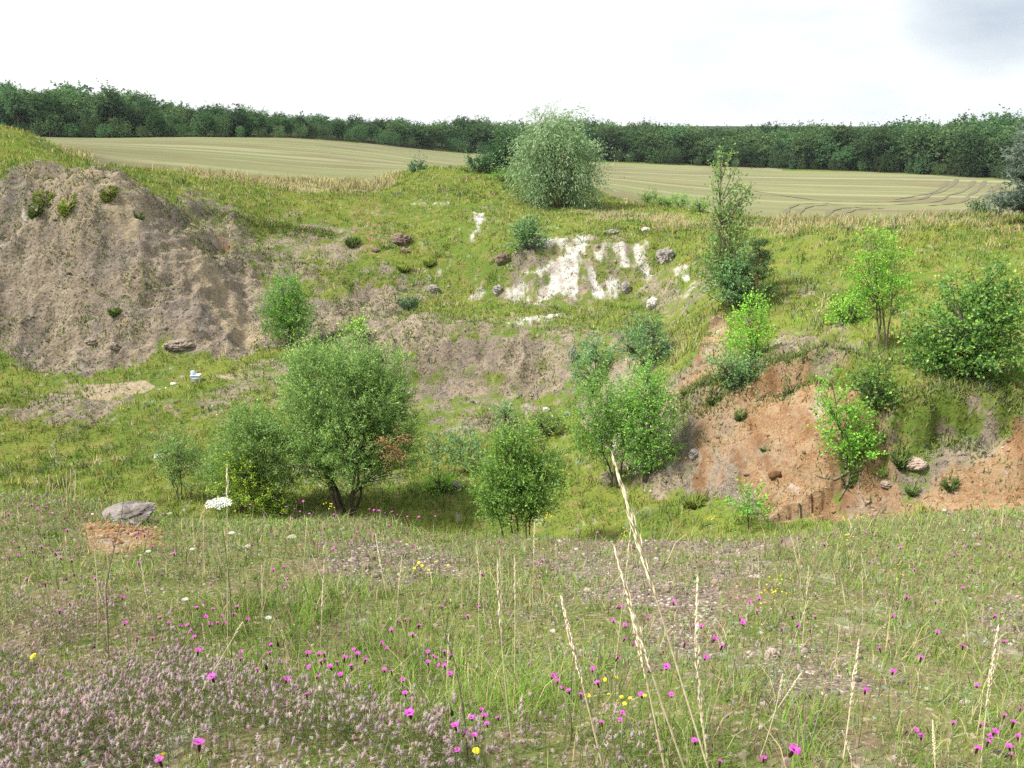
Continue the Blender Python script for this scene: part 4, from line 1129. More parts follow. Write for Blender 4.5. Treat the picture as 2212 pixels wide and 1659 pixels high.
col = pick([(.26, .22, .19), (.35, .30, .25), (.17, .15, .14), (.48, .44, .40)], [.4, .3, .2, .1], n)
col = np.where((ora > .4)[:, None], pick([(.40, .28, .19), (.30, .17, .09), (.48, .38, .30)], [.4, .4, .2], n), col)
col = np.where((chk > .4)[:, None], pick([(.70, .67, .62)], [1.], n), col)
V, T, c = stones(x, y, np.minimum(rng.lognormal(-3.2, .5, n), .2), col, 3)
stuff('rubble', V, T, M_STONE, c, 'loose angular stones strewn over the bare quarry slopes', 'rubble')

# ---------------- foreground turf on the lip where the viewer stands
def on_lip(x, y):
    lipy = np.interp(np.arctan2(x, y), [-.55, -.3, 0, .25, .55], [7.3, 7.3, 8, 8.7, 9.6])
    return sstep(lipy+2.5, lipy+.2, np.hypot(x, y))
N = 230000
x, y = sample_area(N, 1.45, 11.5, .72, .62)
grav, clo, ora = cover_at('gravel', x, y), cover_at('clover', x, y), cover_at('orange', x, y)
patch = fbm(x*1.1, y*1.1, 91, 4); tuft = fbm(x*6, y*6, 92, 3)
k = rng.random(N) < np.clip(.75+1.0*tuft+.5*patch, .06, 1)*(1-.72*grav)*(1-.85*ora)*(1-.62*clo)*on_lip(x, y)
x, y, patch, tuft, grav, clo = x[k], y[k], patch[k], tuft[k], grav[k], clo[k]; n = len(x)
r = np.hypot(x, y)
GREEN_P = poly_xy([(480, 1460), (560, 1330), (700, 1290), (900, 1380), (1000, 1480), (1300, 1500), (1560, 1600), (1500, 1660), (1250, 1600), (900, 1540)])
gz = soft_poly(GREEN_P, x, y, .45, tuft*.8)
h = rng.lognormal(-3.1, .48, n)*(1+.9*np.clip(tuft, 0, 1)) + gz*rng.uniform(.02, .17, n)
h = np.minimum(h, .30)
wt_ = np.stack([.30+.8*gz+.5*np.clip(patch, 0, 1), .34+.3*gz, .24+0*gz, .30-.22*gz, .14-.08*gz+0*r], -1)
col = pick([(.140, .262, .038), (.190, .245, .060), (.42, .36, .21), (.215, .240, .150), (.27, .18, .115)], np.clip(wt_, .02, 2), n)
col = col*(1+.28*patch+.15*tuft)[:, None]
V, T, c = blades(x, y, h, .0015+.00052*r*rng.uniform(.6, 1.4, n), rng.uniform(.1, 1.1, n), col)
stuff('turf', V, T, M_GRASS, c, 'fine patchy turf of green, olive and straw blades on the near lip', 'grass')

# broad little leaves: mosses, rosettes, grey-green silver weed
N = 42000
x, y = sample_area(N, 1.45, 11.5, .72, .6)
grav, ora = cover_at('gravel', x, y), cover_at('orange', x, y)
pt = fbm(x*1.7, y*1.7, 95, 3); cl = fbm(x*7, y*7, 96, 2)
k = rng.random(N) < np.clip(.35+1.3*pt+.9*cl, .0, 1)*(1-.6*grav)*(1-.7*ora)*on_lip(x, y)
x, y, pt, cl = x[k], y[k], pt[k], cl[k]; n = len(x); r = np.hypot(x, y)
P = np.stack([x, y, at_ground(x, y)+rng.uniform(.005, .05, n)], -1)
D = np.stack([rng.normal(0, 1, n), rng.normal(0, 1, n), rng.uniform(.1, .9, n)], -1)
V, T = leaf_cards(P, D, (.010+.0022*r)*rng.uniform(.6, 1.5, n), (.006+.0012*r)*rng.uniform(.6, 1.3, n), rng)
SILV = np.zeros(n)
for (u, v, ru) in [(1500, 1310, .5), (1560, 1290, .3), (1620, 1430, .45), (1800, 1360, .4), (2000, 1500, .3), (1250, 1430, .25), (2130, 1400, .3)]:
    p = hit(u, v); SILV = np.maximum(SILV, np.exp(-((x-p[0])**2+(y-p[1])**2)/ru**2))
col = pick([(.13, .24, .050), (.19, .27, .085), (.25, .29, .18), (.25, .16, .11)], np.stack([.4+0*pt, .3+0*pt, .18+2*SILV, .12+0*pt], -1), n)
col = np.where((SILV > .45)[:, None]*(rng.random((n, 1)) < .7), np.array([.30, .38, .29])*rng.uniform(.8, 1.15, (n, 1)), col)
stuff('low_herbs', V, T, M_LEAF, np.repeat(col, 4, 0), 'low herbs, moss and silvery rosettes between the turf of the lip', 'herbs')

# pebbles of the near gravel
N = 30000
x, y = sample_area(N, 1.5, 10, .70, .7)
grav, ora = cover_at('gravel', x, y), cover_at('orange', x, y)
k = rng.random(N) < np.maximum(np.maximum(grav, ora*.8)*.75, .10)*on_lip(x, y)
x, y, ora = x[k], y[k], ora[k]; n = len(x)
col = pick([(.30, .23, .20), (.40, .32, .28), (.19, .15, .14), (.56, .49, .45)], [.4, .3, .2, .1], n)
col = np.where((ora > .4)[:, None], pick([(.42, .24, .13), (.30, .15, .08), (.50, .38, .28)], [.45, .35, .2], n), col)
V, T, c = stones(x, y, np.minimum(rng.lognormal(-4.75, .45, n)+.0007*np.hypot(x, y), .035), col, 4)
stuff('gravel', V, T, M_STONE, c, 'small pinkish-grey gravel showing between the plants on the near lip', 'gravel')

# hare's-foot clover: fuzzy mauve heads massed at the near left
N = 38000
x, y = sample_area(N, 1.45, 6, .72, .55)
clo = cover_at('clover', x, y)
pt = fbm(x*2.4, y*2.4, 98, 3)
k = rng.random(N) < np.clip(clo*(.75+1.3*pt), 0, 1) + .012*(y < 4.5)
x, y = x[k], y[k]; n = len(x)
hs = rng.uniform(.05, .15, n)
B = np.stack([x, y, at_ground(x, y)], -1)
ax = unit(np.stack([rng.normal(0, .28, n), rng.normal(0, .28, n), np.ones(n)], -1))
TIP = B + ax*hs[:, None]
ln, rd = rng.uniform(.010, .018, n), rng.uniform(.0030, .0046, n)
sx = unit(np.cross(ax, np.array([.3, .8, .1]))); sy = np.cross(ax, sx)
prof = [(0, .45), (.3, 1.0), (.7, .85), (1.0, .2)]
ring = []
for f, q in prof:
    for s in range(5):
        a = s*2*math.pi/5
        ring.append(TIP+ax*(ln*f)[:, None]+(sx*math.cos(a)+sy*math.sin(a))*(rd*q)[:, None])
Vh = np.stack(ring, 1).reshape(-1, 3)
tl = []
for q in range(3):
    for s in range(5):
        p0, p1 = q*5+s, q*5+(s+1) % 5
        tl += [(p0, p1, p1+5), (p0, p1+5, p0+5)]
tl += [(15, 16, 17), (15, 17, 18), (15, 18, 19)]
Th = (np.arange(n)[:, None, None]*20+np.array(tl)[None]).reshape(-1, 3)
hc = pick([(.52, .40, .43), (.62, .51, .53), (.45, .33, .35), (.50, .44, .36)], [.4, .3, .2, .1], n, .15)
# silky hairs
nh = 20
hp = np.repeat(TIP, nh, 0)+np.repeat(ax*ln[:, None], nh, 0)*rng.uniform(.05, 1.0, (n*nh, 1))
hd = unit(rng.normal(0, 1, (n*nh, 3)))+np.repeat(ax, nh, 0)*.5
Vf, Tf = leaf_cards(hp, hd, np.repeat(rd, nh)*rng.uniform(1.5, 2.6, n*nh), np.full(n*nh, .0013), rng)
# stems and leaflets
Vs, Ts, cs = blades(x, y, hs, np.full(n, .0022), np.zeros(n), np.tile([[.24, .25, .10]], (n, 1)), two=False)
nl_ = 7
lp = np.repeat(B, nl_, 0)+np.repeat(ax*hs[:, None], nl_, 0)*rng.uniform(.1, .95, (n*nl_, 1))
Vl, Tl = leaf_cards(lp, unit(rng.normal(0, 1, (n*nl_, 3)))+[0, 0, .3], rng.uniform(.010, .018, n*nl_), rng.uniform(.003, .005, n*nl_), rng)
V, T = join([(Vh, Th), (Vf, Tf), (Vs, Ts), (Vl, Tl)])
col = np.concatenate([np.repeat(hc, 20, 0), np.repeat(np.repeat(hc*1.35, nh, 0), 4, 0), cs, np.repeat(pick([(.16, .20, .09), (.22, .22, .12)], [.6, .4], n*nl_), 4, 0)])
stuff('clover', V, T, M_PETAL, col, 'fuzzy mauve clover heads massed along the bottom left of the lip', 'clover')
# ------------------------------------------------------------------ rocks
M_DARKROCK = solid('limestone', (.27, .235, .215), (.12, .105, .095), 9, .95, 1.0)
M_HILLROCK = solid('hill_rock', (.30, .245, .20), (.17, .135, .11), 7, .95, .8)
M_PALEROCK = solid('pink_rock', (.42, .34, .28), (.27, .20, .15), 6, .9, .8)
def boulder(name, label, u, v, wq, hq, mat, seed, group=None, sink=.25, flat=1.0, rz=None):
    b = hit(u, v, rmin=14.0 if v < 1075 else 0); k = np.linalg.norm(b)/F*Q
    w, h = wq*k, hq*k/math.cos(.25)
    import bmesh
    bm = bmesh.new(); bmesh.ops.create_icosphere(bm, subdivisions=5, radius=1)
    sd = Vector((seed*3.1, seed*1.7, seed*.9))
    for vt in bm.verts:
        p = vt.co.copy()
        f = 1+.34*mnoise.noise(p*1.1+sd)-.30*abs(mnoise.noise(p*2.2+sd))-.16*abs(mnoise.noise(p*5+sd))+.05*mnoise.noise(p*11+sd)+.03*mnoise.noise(p*23+sd)+.12
        c = mnoise.cell(p*1.8+sd)*.08
        vt.co = Vector((p.x*(f+c)*w*.5, p.y*(f+c)*w*.45, p.z*f*h*.62*flat))
    me = bpy.data.meshes.new(name); bm.to_mesh(me); bm.free()
    me.materials.append(mat)
    for p in me.polygons: p.use_smooth = False
    o = mobj(name, me, None, tuple(up(b)+np.array([0, w*.2, h*.5*(1-sink)])))
    o.rotation_euler = (0, .12*math.sin(seed), seed*1.3 if rz is None else rz)
    return tag(o, label, 'rock', group)
boulder('boulder', 'brown rounded boulder on the green slope left of the basin', 865, 528, 42, 22, M_PINKROCK, 1)
boulder('boulder', 'big pale grey boulder on the right shoulder of the chalk face', 1438, 568, 34, 30, M_ROCK, 2)
boulder('boulder', 'white block lying in the grass below the right end of the chalk', 1410, 664, 26, 20, M_WHITEROCK, 3)
boulder('boulder', 'grey mottled stone low on the grassy chalk slope', 1352, 632, 20, 22, M_ROCK, 4)
boulder('boulder', 'brown boulder breaking out of the mound left of the chalk', 1085, 570, 34, 22, M_PINKROCK, 5)
boulder('boulder', 'dark pointed stone at the left foot of the chalk face', 1075, 636, 22, 20, M_ROCK, 6)
boulder('boulder', 'grey stone on the brown earth beside the pale track', 935, 632, 26, 16, M_ROCK, 7)
boulder('slab', 'tilted grey slab at the right end of the rubble hump', 1237, 780, 20, 34, M_ROCK, 8)
boulder('boulder', 'dark boulder standing in the grass of the pit floor', 985, 1062, 22, 22, M_ROCK, 9)
boulder('boulder', 'flat pale rock under the turf edge right of the chalk top', 1322, 505, 32, 8, M_ROCK, 10)
boulder('boulder', 'small flat pale rock in the grass above the right chalk shoulder', 1395, 500, 18, 8, M_WHITEROCK, 11)
boulder('boulder', 'low brown stone just below the rounded brown boulder', 875, 546, 20, 8, M_PINKROCK, 12)
boulder('boulder', 'half-buried brown stone left of the rounded brown boulder', 812, 544, 20, 7, M_PINKROCK, 13)
boulder('stone', 'white stone nearest the paired bushes on the pit floor', 1180, 890, 14, 10, M_WHITEROCK, 14)
boulder('stone', 'small white stone beside the shrub on the pit floor', 1192, 906, 12, 8, M_WHITEROCK, 15)
boulder('stone', 'flat grey stone close to the paired bushes', 1226, 898, 18, 7, M_ROCK, 16)
boulder('stone', 'white stone in the grass beside the small thin tree', 340, 992, 16, 9, M_WHITEROCK, 17)
boulder('boulder', 'grey ledge sticking out low on the bare spoil hill', 385, 752, 60, 16, M_HILLROCK, 18, sink=.5)
boulder('boulder', 'small brown ledge on the lower left of the spoil hill', 196, 742, 26, 10, M_HILLROCK, 19, sink=.5)
boulder('boulder', 'brown stone on the lower spoil hill beside the ledge', 245, 754, 20, 12, M_HILLROCK, 20, sink=.5)
boulder('boulder', 'pale fractured rock on the orange bank at the right', 1975, 1012, 46, 18, M_PALEROCK, 21)
boulder('boulder', 'whitish rock low in the orange bank below the fractured one', 1920, 1052, 30, 12, M_PALEROCK, 22)
boulder('boulder', 'grey rock at the lower left of the orange slope', 1500, 990, 24, 18, M_ROCK, 23)
boulder('limestone_rock', 'rough grey limestone rock on the lip above the red soil', 258, 1126, 116, 26, M_DARKROCK, 24, sink=.85, rz=.1)
boulder('stone', 'pink-white stone lying in the turf on the near right', 1667, 1424, 24, 18, M_PALEROCK, 26)
boulder('stone', 'pinkish flat stone on the gravel edge of the lip', 1705, 1182, 40, 8, M_PINKROCK, 27)
boulder('stone', 'small white stone on the far edge of the lip near the bank', 2040, 1108, 12, 6, M_WHITEROCK, 28)

# ------------------------------------------------------------------ things left on the path: box, bag, white sheet
M_BOX = solid('box_plastic', (.50, .54, .60), (.44, .48, .55), 6, .45)
M_LID = solid('lid_plastic', (.82, .83, .85), (.74, .76, .80), 6, .4)
M_BLUE = solid('blue_bag', (.30, .52, .78), (.55, .72, .86), 5, .5)
M_WHITE = solid('white_sheet', (.80, .80, .80), (.66, .67, .70), 6, .6)
import bmesh
def rbox(sx, sy, sz, bev=.02, z0=0, taper=1.0):
    bm = bmesh.new(); bmesh.ops.create_cube(bm, size=1)
    for v in bm.verts:
        top = v.co.z > 0
        v.co = Vector((v.co.x*sx*(1 if top else taper), v.co.y*sy*(1 if top else taper), (v.co.z+.5)*sz+z0))
    bmesh.ops.bevel(bm, geom=bm.edges[:], offset=bev, segments=2, affect='EDGES')
    me = bpy.data.meshes.new('box'); bm.to_mesh(me); bm.free(); return me
def lump(rx, ry, rz, seed, amp=.25, cut=None):
    bm = bmesh.new(); bmesh.ops.create_icosphere(bm, subdivisions=4, radius=1)
    sd = Vector((seed*2.3, seed, seed*.7))
    for vt in bm.verts:
        p = vt.co.copy(); f = 1+amp*mnoise.noise(p*1.6+sd)+amp*.45*abs(mnoise.noise(p*4.5+sd))
        z = p.z*f*rz
        if cut is not None: z = max(z, -rz*cut)
        vt.co = Vector((p.x*f*rx, p.y*f*ry, z))
    me = bpy.data.meshes.new('lump'); bm.to_mesh(me); bm.free()
    for p in me.polygons: p.use_smooth = True
    return me
b = hit(424, 824); k = b[1]/F*Q
cool = thing('cool_box', 'grey-blue plastic box with a white lid standing on the pit path', 'box', tuple(up(b)), rz=.08)
bw, bh = 21*k, 14*k
for nm, me, mt in (('body', rbox(bw, bw*.7, bh, .015, 0, .95), M_BOX), ('lid', rbox(bw*1.04, bw*.75, bh*.16, .012, bh+.002), M_LID)):
    me.materials.append(mt); bx_ = mobj(nm, me, cool) if nm == 'lid' else mobj(nm, me, cool); cool_body = bx_ if nm == 'body' else cool_body
me = rbox(bw*.5, .02, .03, .006, bh*.55); me.materials.append(M_LID); mobj('handle', me, cool_body, (0, -bw*.37, 0))
me = lump(5.4*k, 5*k, 5*k, 3, .3, .85); me.materials.append(M_BLUE)
tag(mobj('plastic_bag', me, None, tuple(up(b)+np.array([-4.6*k, -.02, bh*1.16+4.2*k]))), 'crumpled light blue bag lying on top of the grey-blue box', 'bag')
b = hit(375, 831); me = lump(7*k, 6*k, 3*k, 5, .25, .7); me.materials.append(M_WHITE)
tag(mobj('white_bundle', me, None, tuple(up(b)+np.array([0, 0, 2*k]))), 'white bundle lying flat on the path left of the box', 'bundle')
b = hit(358, 839); me = lump(2.4*k, 2*k, 1.2*k, 6, .25, .7); me.materials.append(M_WHITE)
tag(mobj('paper_scrap', me, None, tuple(up(b)+np.array([0, 0, .8*k]))), 'tiny white scrap in the grass next to the white bundle', 'scrap')

# ------------------------------------------------------------------ wheel tracks of the headland
M_TRACK = solid('track_earth', (.160, .150, .090), (.14, .13, .078), .6, .95)
for pts in ([(655, 945), (680, 890), (780, 850), (950, 846)], [(745, 945), (775, 890), (870, 860), (1010, 856)], [(955, 960), (960, 900), (1040, 878), (1150, 872)], [(1035, 985), (1042, 915), (1140, 885), (1300, 878)],
            [(1780, 690), (1640, 780), (1480, 828), (1200, 838), (900, 828), (450, 765)], [(1890, 700), (1760, 785), (1560, 845), (1200, 858), (900, 850)], [(1960, 700), (1870, 785), (1780, 845), (1600, 862)], [(2050, 720), (1940, 800), (1840, 852)], [(1720, 700), (1560, 790), (1380, 822)]):
    P = np.array([hit(1473.6+cx*.3338, 157.1+cy*.3338)[:2] for cx, cy in pts])
    t = np.arange(len(P)); tq = np.linspace(0, len(P)-1, 60)
    C = np.stack([pchip(t.astype(float), P[:, k], tq) for k in range(2)], 1)
    nrm = unit(np.gradient(C, axis=0))[:, ::-1]*[1, -1]
    wd = (.20+.12*np.sin(tq*9))[:, None]*np.maximum(1, C[:, 1:]/110)
    E = np.concatenate([C-nrm*wd, C+nrm*wd]); z = at_ground(E[:, 0], E[:, 1])+.06
    V = np.column_stack([E, z]); i = np.arange(59)
    T = np.concatenate([np.stack([i, i+1, i+61], 1), np.stack([i, i+61, i+60], 1)])
    tag(mobj('track', tri_mesh('track', V, T, M_TRACK)), 'brown wheel track curving over the right end of the field', 'track', kind='structure')

# ------------------------------------------------------------------ single tufts
def tuft(u, v, wq, hq, cols, label, seed, group=None, n=None, name='grass_tuft', spread=.8):
    r = np.random.default_rng(seed)
    b = hit(u, v, rmin=14.0 if v < 1126 else 0); k = b[1]/F*Q; w, h = wq*k, hq*k*.62
    n = n or 240
    ang = r.uniform(0, 6.28, n); rad = np.sqrt(r.random(n))*w*.35
    P = np.stack([np.cos(ang)*rad, np.sin(ang)*rad, np.zeros(n)], -1)
    P[:, 2] = at_ground(b[0]+P[:, 0], b[1]+P[:, 1])-(b[2]+EYE)-.02
    L = h*r.uniform(.55, 1.15, n)
    D = np.stack([np.cos(ang)*spread, np.sin(ang)*spread, np.ones(n)], -1)+r.normal(0, .22, (n, 3))
    V, T = leaf_cards(P, D, L, np.full(n, max(.0016*b[1], .004)), r)
    c = np.array(cols)[r.integers(len(cols), size=n)]*r.uniform(.8, 1.2, (n, 1))
    o = mobj(name, tri_mesh(name, V, T, M_GRASS, np.repeat(c, 4, 0)), None, tuple(up(b)))
    return tag(o, label, 'grass tuft', group)
GR = [(.12, .20, .04), (.16, .22, .05), (.09, .15, .035)]
DK = [(.10, .16, .045), (.14, .20, .055)]
OL = [(.21, .26, .05), (.17, .22, .05)]
tuft(78, 449, 34, 18, DK, 'dark green tuft near the top left of the spoil hill', 201, spread=1.3, n=420)
tuft(146, 445, 34, 22, OL, 'olive tuft near the crest of the spoil hill, right of the dark one', 202, spread=1.3, n=420)
tuft(235, 416, 36, 16, OL, 'brownish-green tuft on the right part of the spoil crest', 203, spread=1.3, n=420)
tuft(95, 421, 56, 14, OL, 'wide flat olive tuft just under the spoil crest', 204, spread=1.3, n=420)
tuft(248, 678, 24, 22, GR, 'fresh green tuft low in the middle of the spoil hill', 205)
tuft(300, 468, 22, 10, DK, 'small dark tuft on the light streak of the spoil hill', 206, spread=1.3, n=420)
tuft(762, 525, 30, 22, DK, 'bluish-green tuft at the foot of the upper slope', 207)
tuft(872, 586, 26, 24, OL, 'green tussock at the left end of the basin', 208)
tuft(928, 572, 24, 22, OL, 'olive tussock on the green strip of the basin', 209)
tuft(110, 1160, 46, 30, GR, 'lush green tuft beside the red soil on the lip', 210)
tuft(2052, 1052, 24, 36, DK, 'round dark green cushion on the orange bank', 211)
tuft(1970, 1062, 26, 26, DK, 'grey tuft with dry stalks left of the round cushion', 212)
tuft(1545, 848, 28, 30, DK, 'dark tuft at the left edge of the orange scarp', 213)
tuft(1600, 900, 22, 26, DK, 'dark tuft in the middle of the orange slope', 214)
tuft(1655, 975, 26, 18, DK, 'dark low cushion lower down the orange slope', 215)
tuft(1835, 1030, 40, 26, DK, 'dark tuft wedged under the leaning sapling', 216)
tuft(1945, 1000, 30, 46, DK, 'long dark tuft beside the fractured rock', 217)
tuft(1715, 810, 44, 26, DK, 'dark bushy tuft hanging on the scarp edge below the bank', 218)
tuft(1480, 850, 16, 20, DK, 'small dark tuft alone on the straw slope', 219)
tuft(1385, 1320, 60, 34, GR, 'fresh green tuft in the turf behind the tall straws', 220)
tuft(1545, 1330, 26, 22, DK, 'dark green cushion among the silvery rosettes', 221)
tuft(2090, 1420, 40, 34, [(.26, .30, .05), (.2, .26, .05)], 'yellow-green broad tuft in the right turf', 222)
tuft(1085, 1310, 50, 26, GR, 'light green spreading tuft in the middle of the turf', 223)
tuft(1000, 1290, 40, 22, GR, 'green tuft left of the light spreading one', 224)
tuft(955, 1170, 50, 20, GR, 'green tuft near the lip in the middle', 225)
tuft(1500, 1090, 60, 40, OL, 'tall olive grass tuft below the straw slope beyond the lip', 226)

# ------------------------------------------------------------------ flowers and straws of the lip
M_STEM = solid('stem_green', (.16, .20, .07), (.11, .15, .05), 40, .7)
M_STRAW = solid('straw', (.70, .62, .42), (.56, .47, .28), 60, .8)
M_SEED = solid('seed_husk', (.74, .67, .50), (.60, .51, .34), 80, .85)
M_CALYX = solid('calyx', (.075, .022, .030), (.04, .012, .016), 60, .6)
M_PINK = solid('pink_petal', (.52, .09, .42), (.40, .05, .33), 90, .6)
M_YEL = solid('yellow_petal', (.84, .70, .04), (.76, .56, .02), 90, .6)
M_UMB = solid('white_umbel', (.84, .84, .79), (.70, .71, .62), 120, .7)
M_CREAM = solid('cream_umbel', (.70, .66, .50), (.50, .50, .34), 120, .7)
M_TWIG = solid('dead_stalk', (.17, .13, .10), (.10, .075, .06), 30, .9)
M_BUD = solid('dark_bud', (.055, .018, .022), (.03, .01, .012), 60, .6)

def pmesh(name, VT, mat, smooth=False):
    return tri_mesh(name, VT[0], VT[1], mat, None, smooth)
def petals(n, r_in, r_out, wid, lift, r, teeth=4, layers=1):
    """flat flower of n toothed petals"""
    V, T = [], []
    for ly in range(layers):
        for k in range(n):
            a = 2*math.pi*(k+.5*ly)/n + r.normal(0, .05)
            d = np.array([math.cos(a), math.sin(a), 0]); s = np.array([-math.sin(a), math.cos(a), 0]); z = np.array([0, 0, 1.0])
            ro = r_out*(1-.25*ly)*r.uniform(.92, 1.06); lf = lift+.35*ly*r_out+r.normal(0, .06)*r_out
            o = len(V)
            V.append(d*r_in*.3)
            V += [d*ro*.55-s*wid*.36+z*lf*.8, d*ro*.55+s*wid*.36+z*lf*.8]
            m = teeth*2+1
            for j in range(m):
                f = j/(m-1)*2-1
                rr = ro*(1-.10*f*f)*(1.0 if j % 2 else .86)
                V.append(d*rr+s*wid*.52*f+z*(lf*.75+.10*ro*math.sin(f*3)))
            T += [(o, o+1, o+2)]
            T.append((o+1, o+3, o+2))
            for j in range(m-1): T.append((o+2, o+3+j, o+4+j))
    return np.array(V), np.array(T)
def lathe(prof, sides=7):
    V, T = [], []
    for z, q in prof:
        for s in range(sides):
            a = s*2*math.pi/sides; V.append((q*math.cos(a), q*math.sin(a), z))
    for k in range(len(prof)-1):
        for s in range(sides):
            p, q = k*sides+s, k*sides+(s+1) % sides
            T += [(p, q, q+sides), (p, q+sides, p+sides)]
    return np.array(V), np.array(T)

PINKS = []
for k in range(5):
    r = np.random.default_rng(300+k)
    big = petals(5, .004, .0110, .0110, .0045, r)
    PINKS.append((pmesh('pink_petals', big, M_PINK), pmesh('pink_calyx', lathe([(-.019, .0014), (-.014, .0034), (-.004, .0030), (.0005, .0042)], 7), M_CALYX, True)))
STEMS = {}
def stem_mesh(hgt, seed, rad=.0011, mat=None):
    key = (round(hgt, 2), seed, mat.name if mat else '')
    if key not in STEMS:
        r = np.random.default_rng(seed)
        p = np.array([[0, 0, -hgt-.02], [r.normal(0, .02), r.normal(0, .02), -hgt*.5], [0, 0, 0]])
        p[0, :2] = r.normal(0, .03, 2)
        t = np.linspace(0, 1, 6)[:, None]
        c = (1-t)**2*p[0]+2*t*(1-t)*p[1]+t*t*p[2]
        STEMS[key] = pmesh('stem', tube(c, rad, rad*.8, 4), mat or M_STEM, True)
    return STEMS[key]
def pink_flower(u, v, label, group=None, size=1.0, hgt=None, rs=None):
    r = np.random.default_rng(int(u*7+v*13))
    h = hgt or round(r.uniform(.16, .27), 2)
    p = hit(u, v, h)
    g = np.array([p[0], p[1], p[2]])
    d = math.hypot(p[0], p[1])
    if d > 30: return None
    f = size*r.uniform(.50, .85)*(1.0 + max(0, d-3.2)*.035)
    root = thing('pink_flower', label, 'flower', (g[0], g[1], g[2]+EYE), group, r.uniform(0, 6.28))
    pm, cm = PINKS[r.integers(5)]
    tilt = (r.normal(.05, .22), r.normal(0, .22), 0)
    for nm, me in (('petals', pm), ('calyx', cm)):
        o = mobj(nm, me, root, (0, 0, h)); o.rotation_euler = tilt; o.scale = (f, f, f)
    o = mobj('stem', stem_mesh(h, int(r.integers(4)), .0011*(1+max(0, d-3)*.08)), root, (0, 0, h-.015*f))
    return root

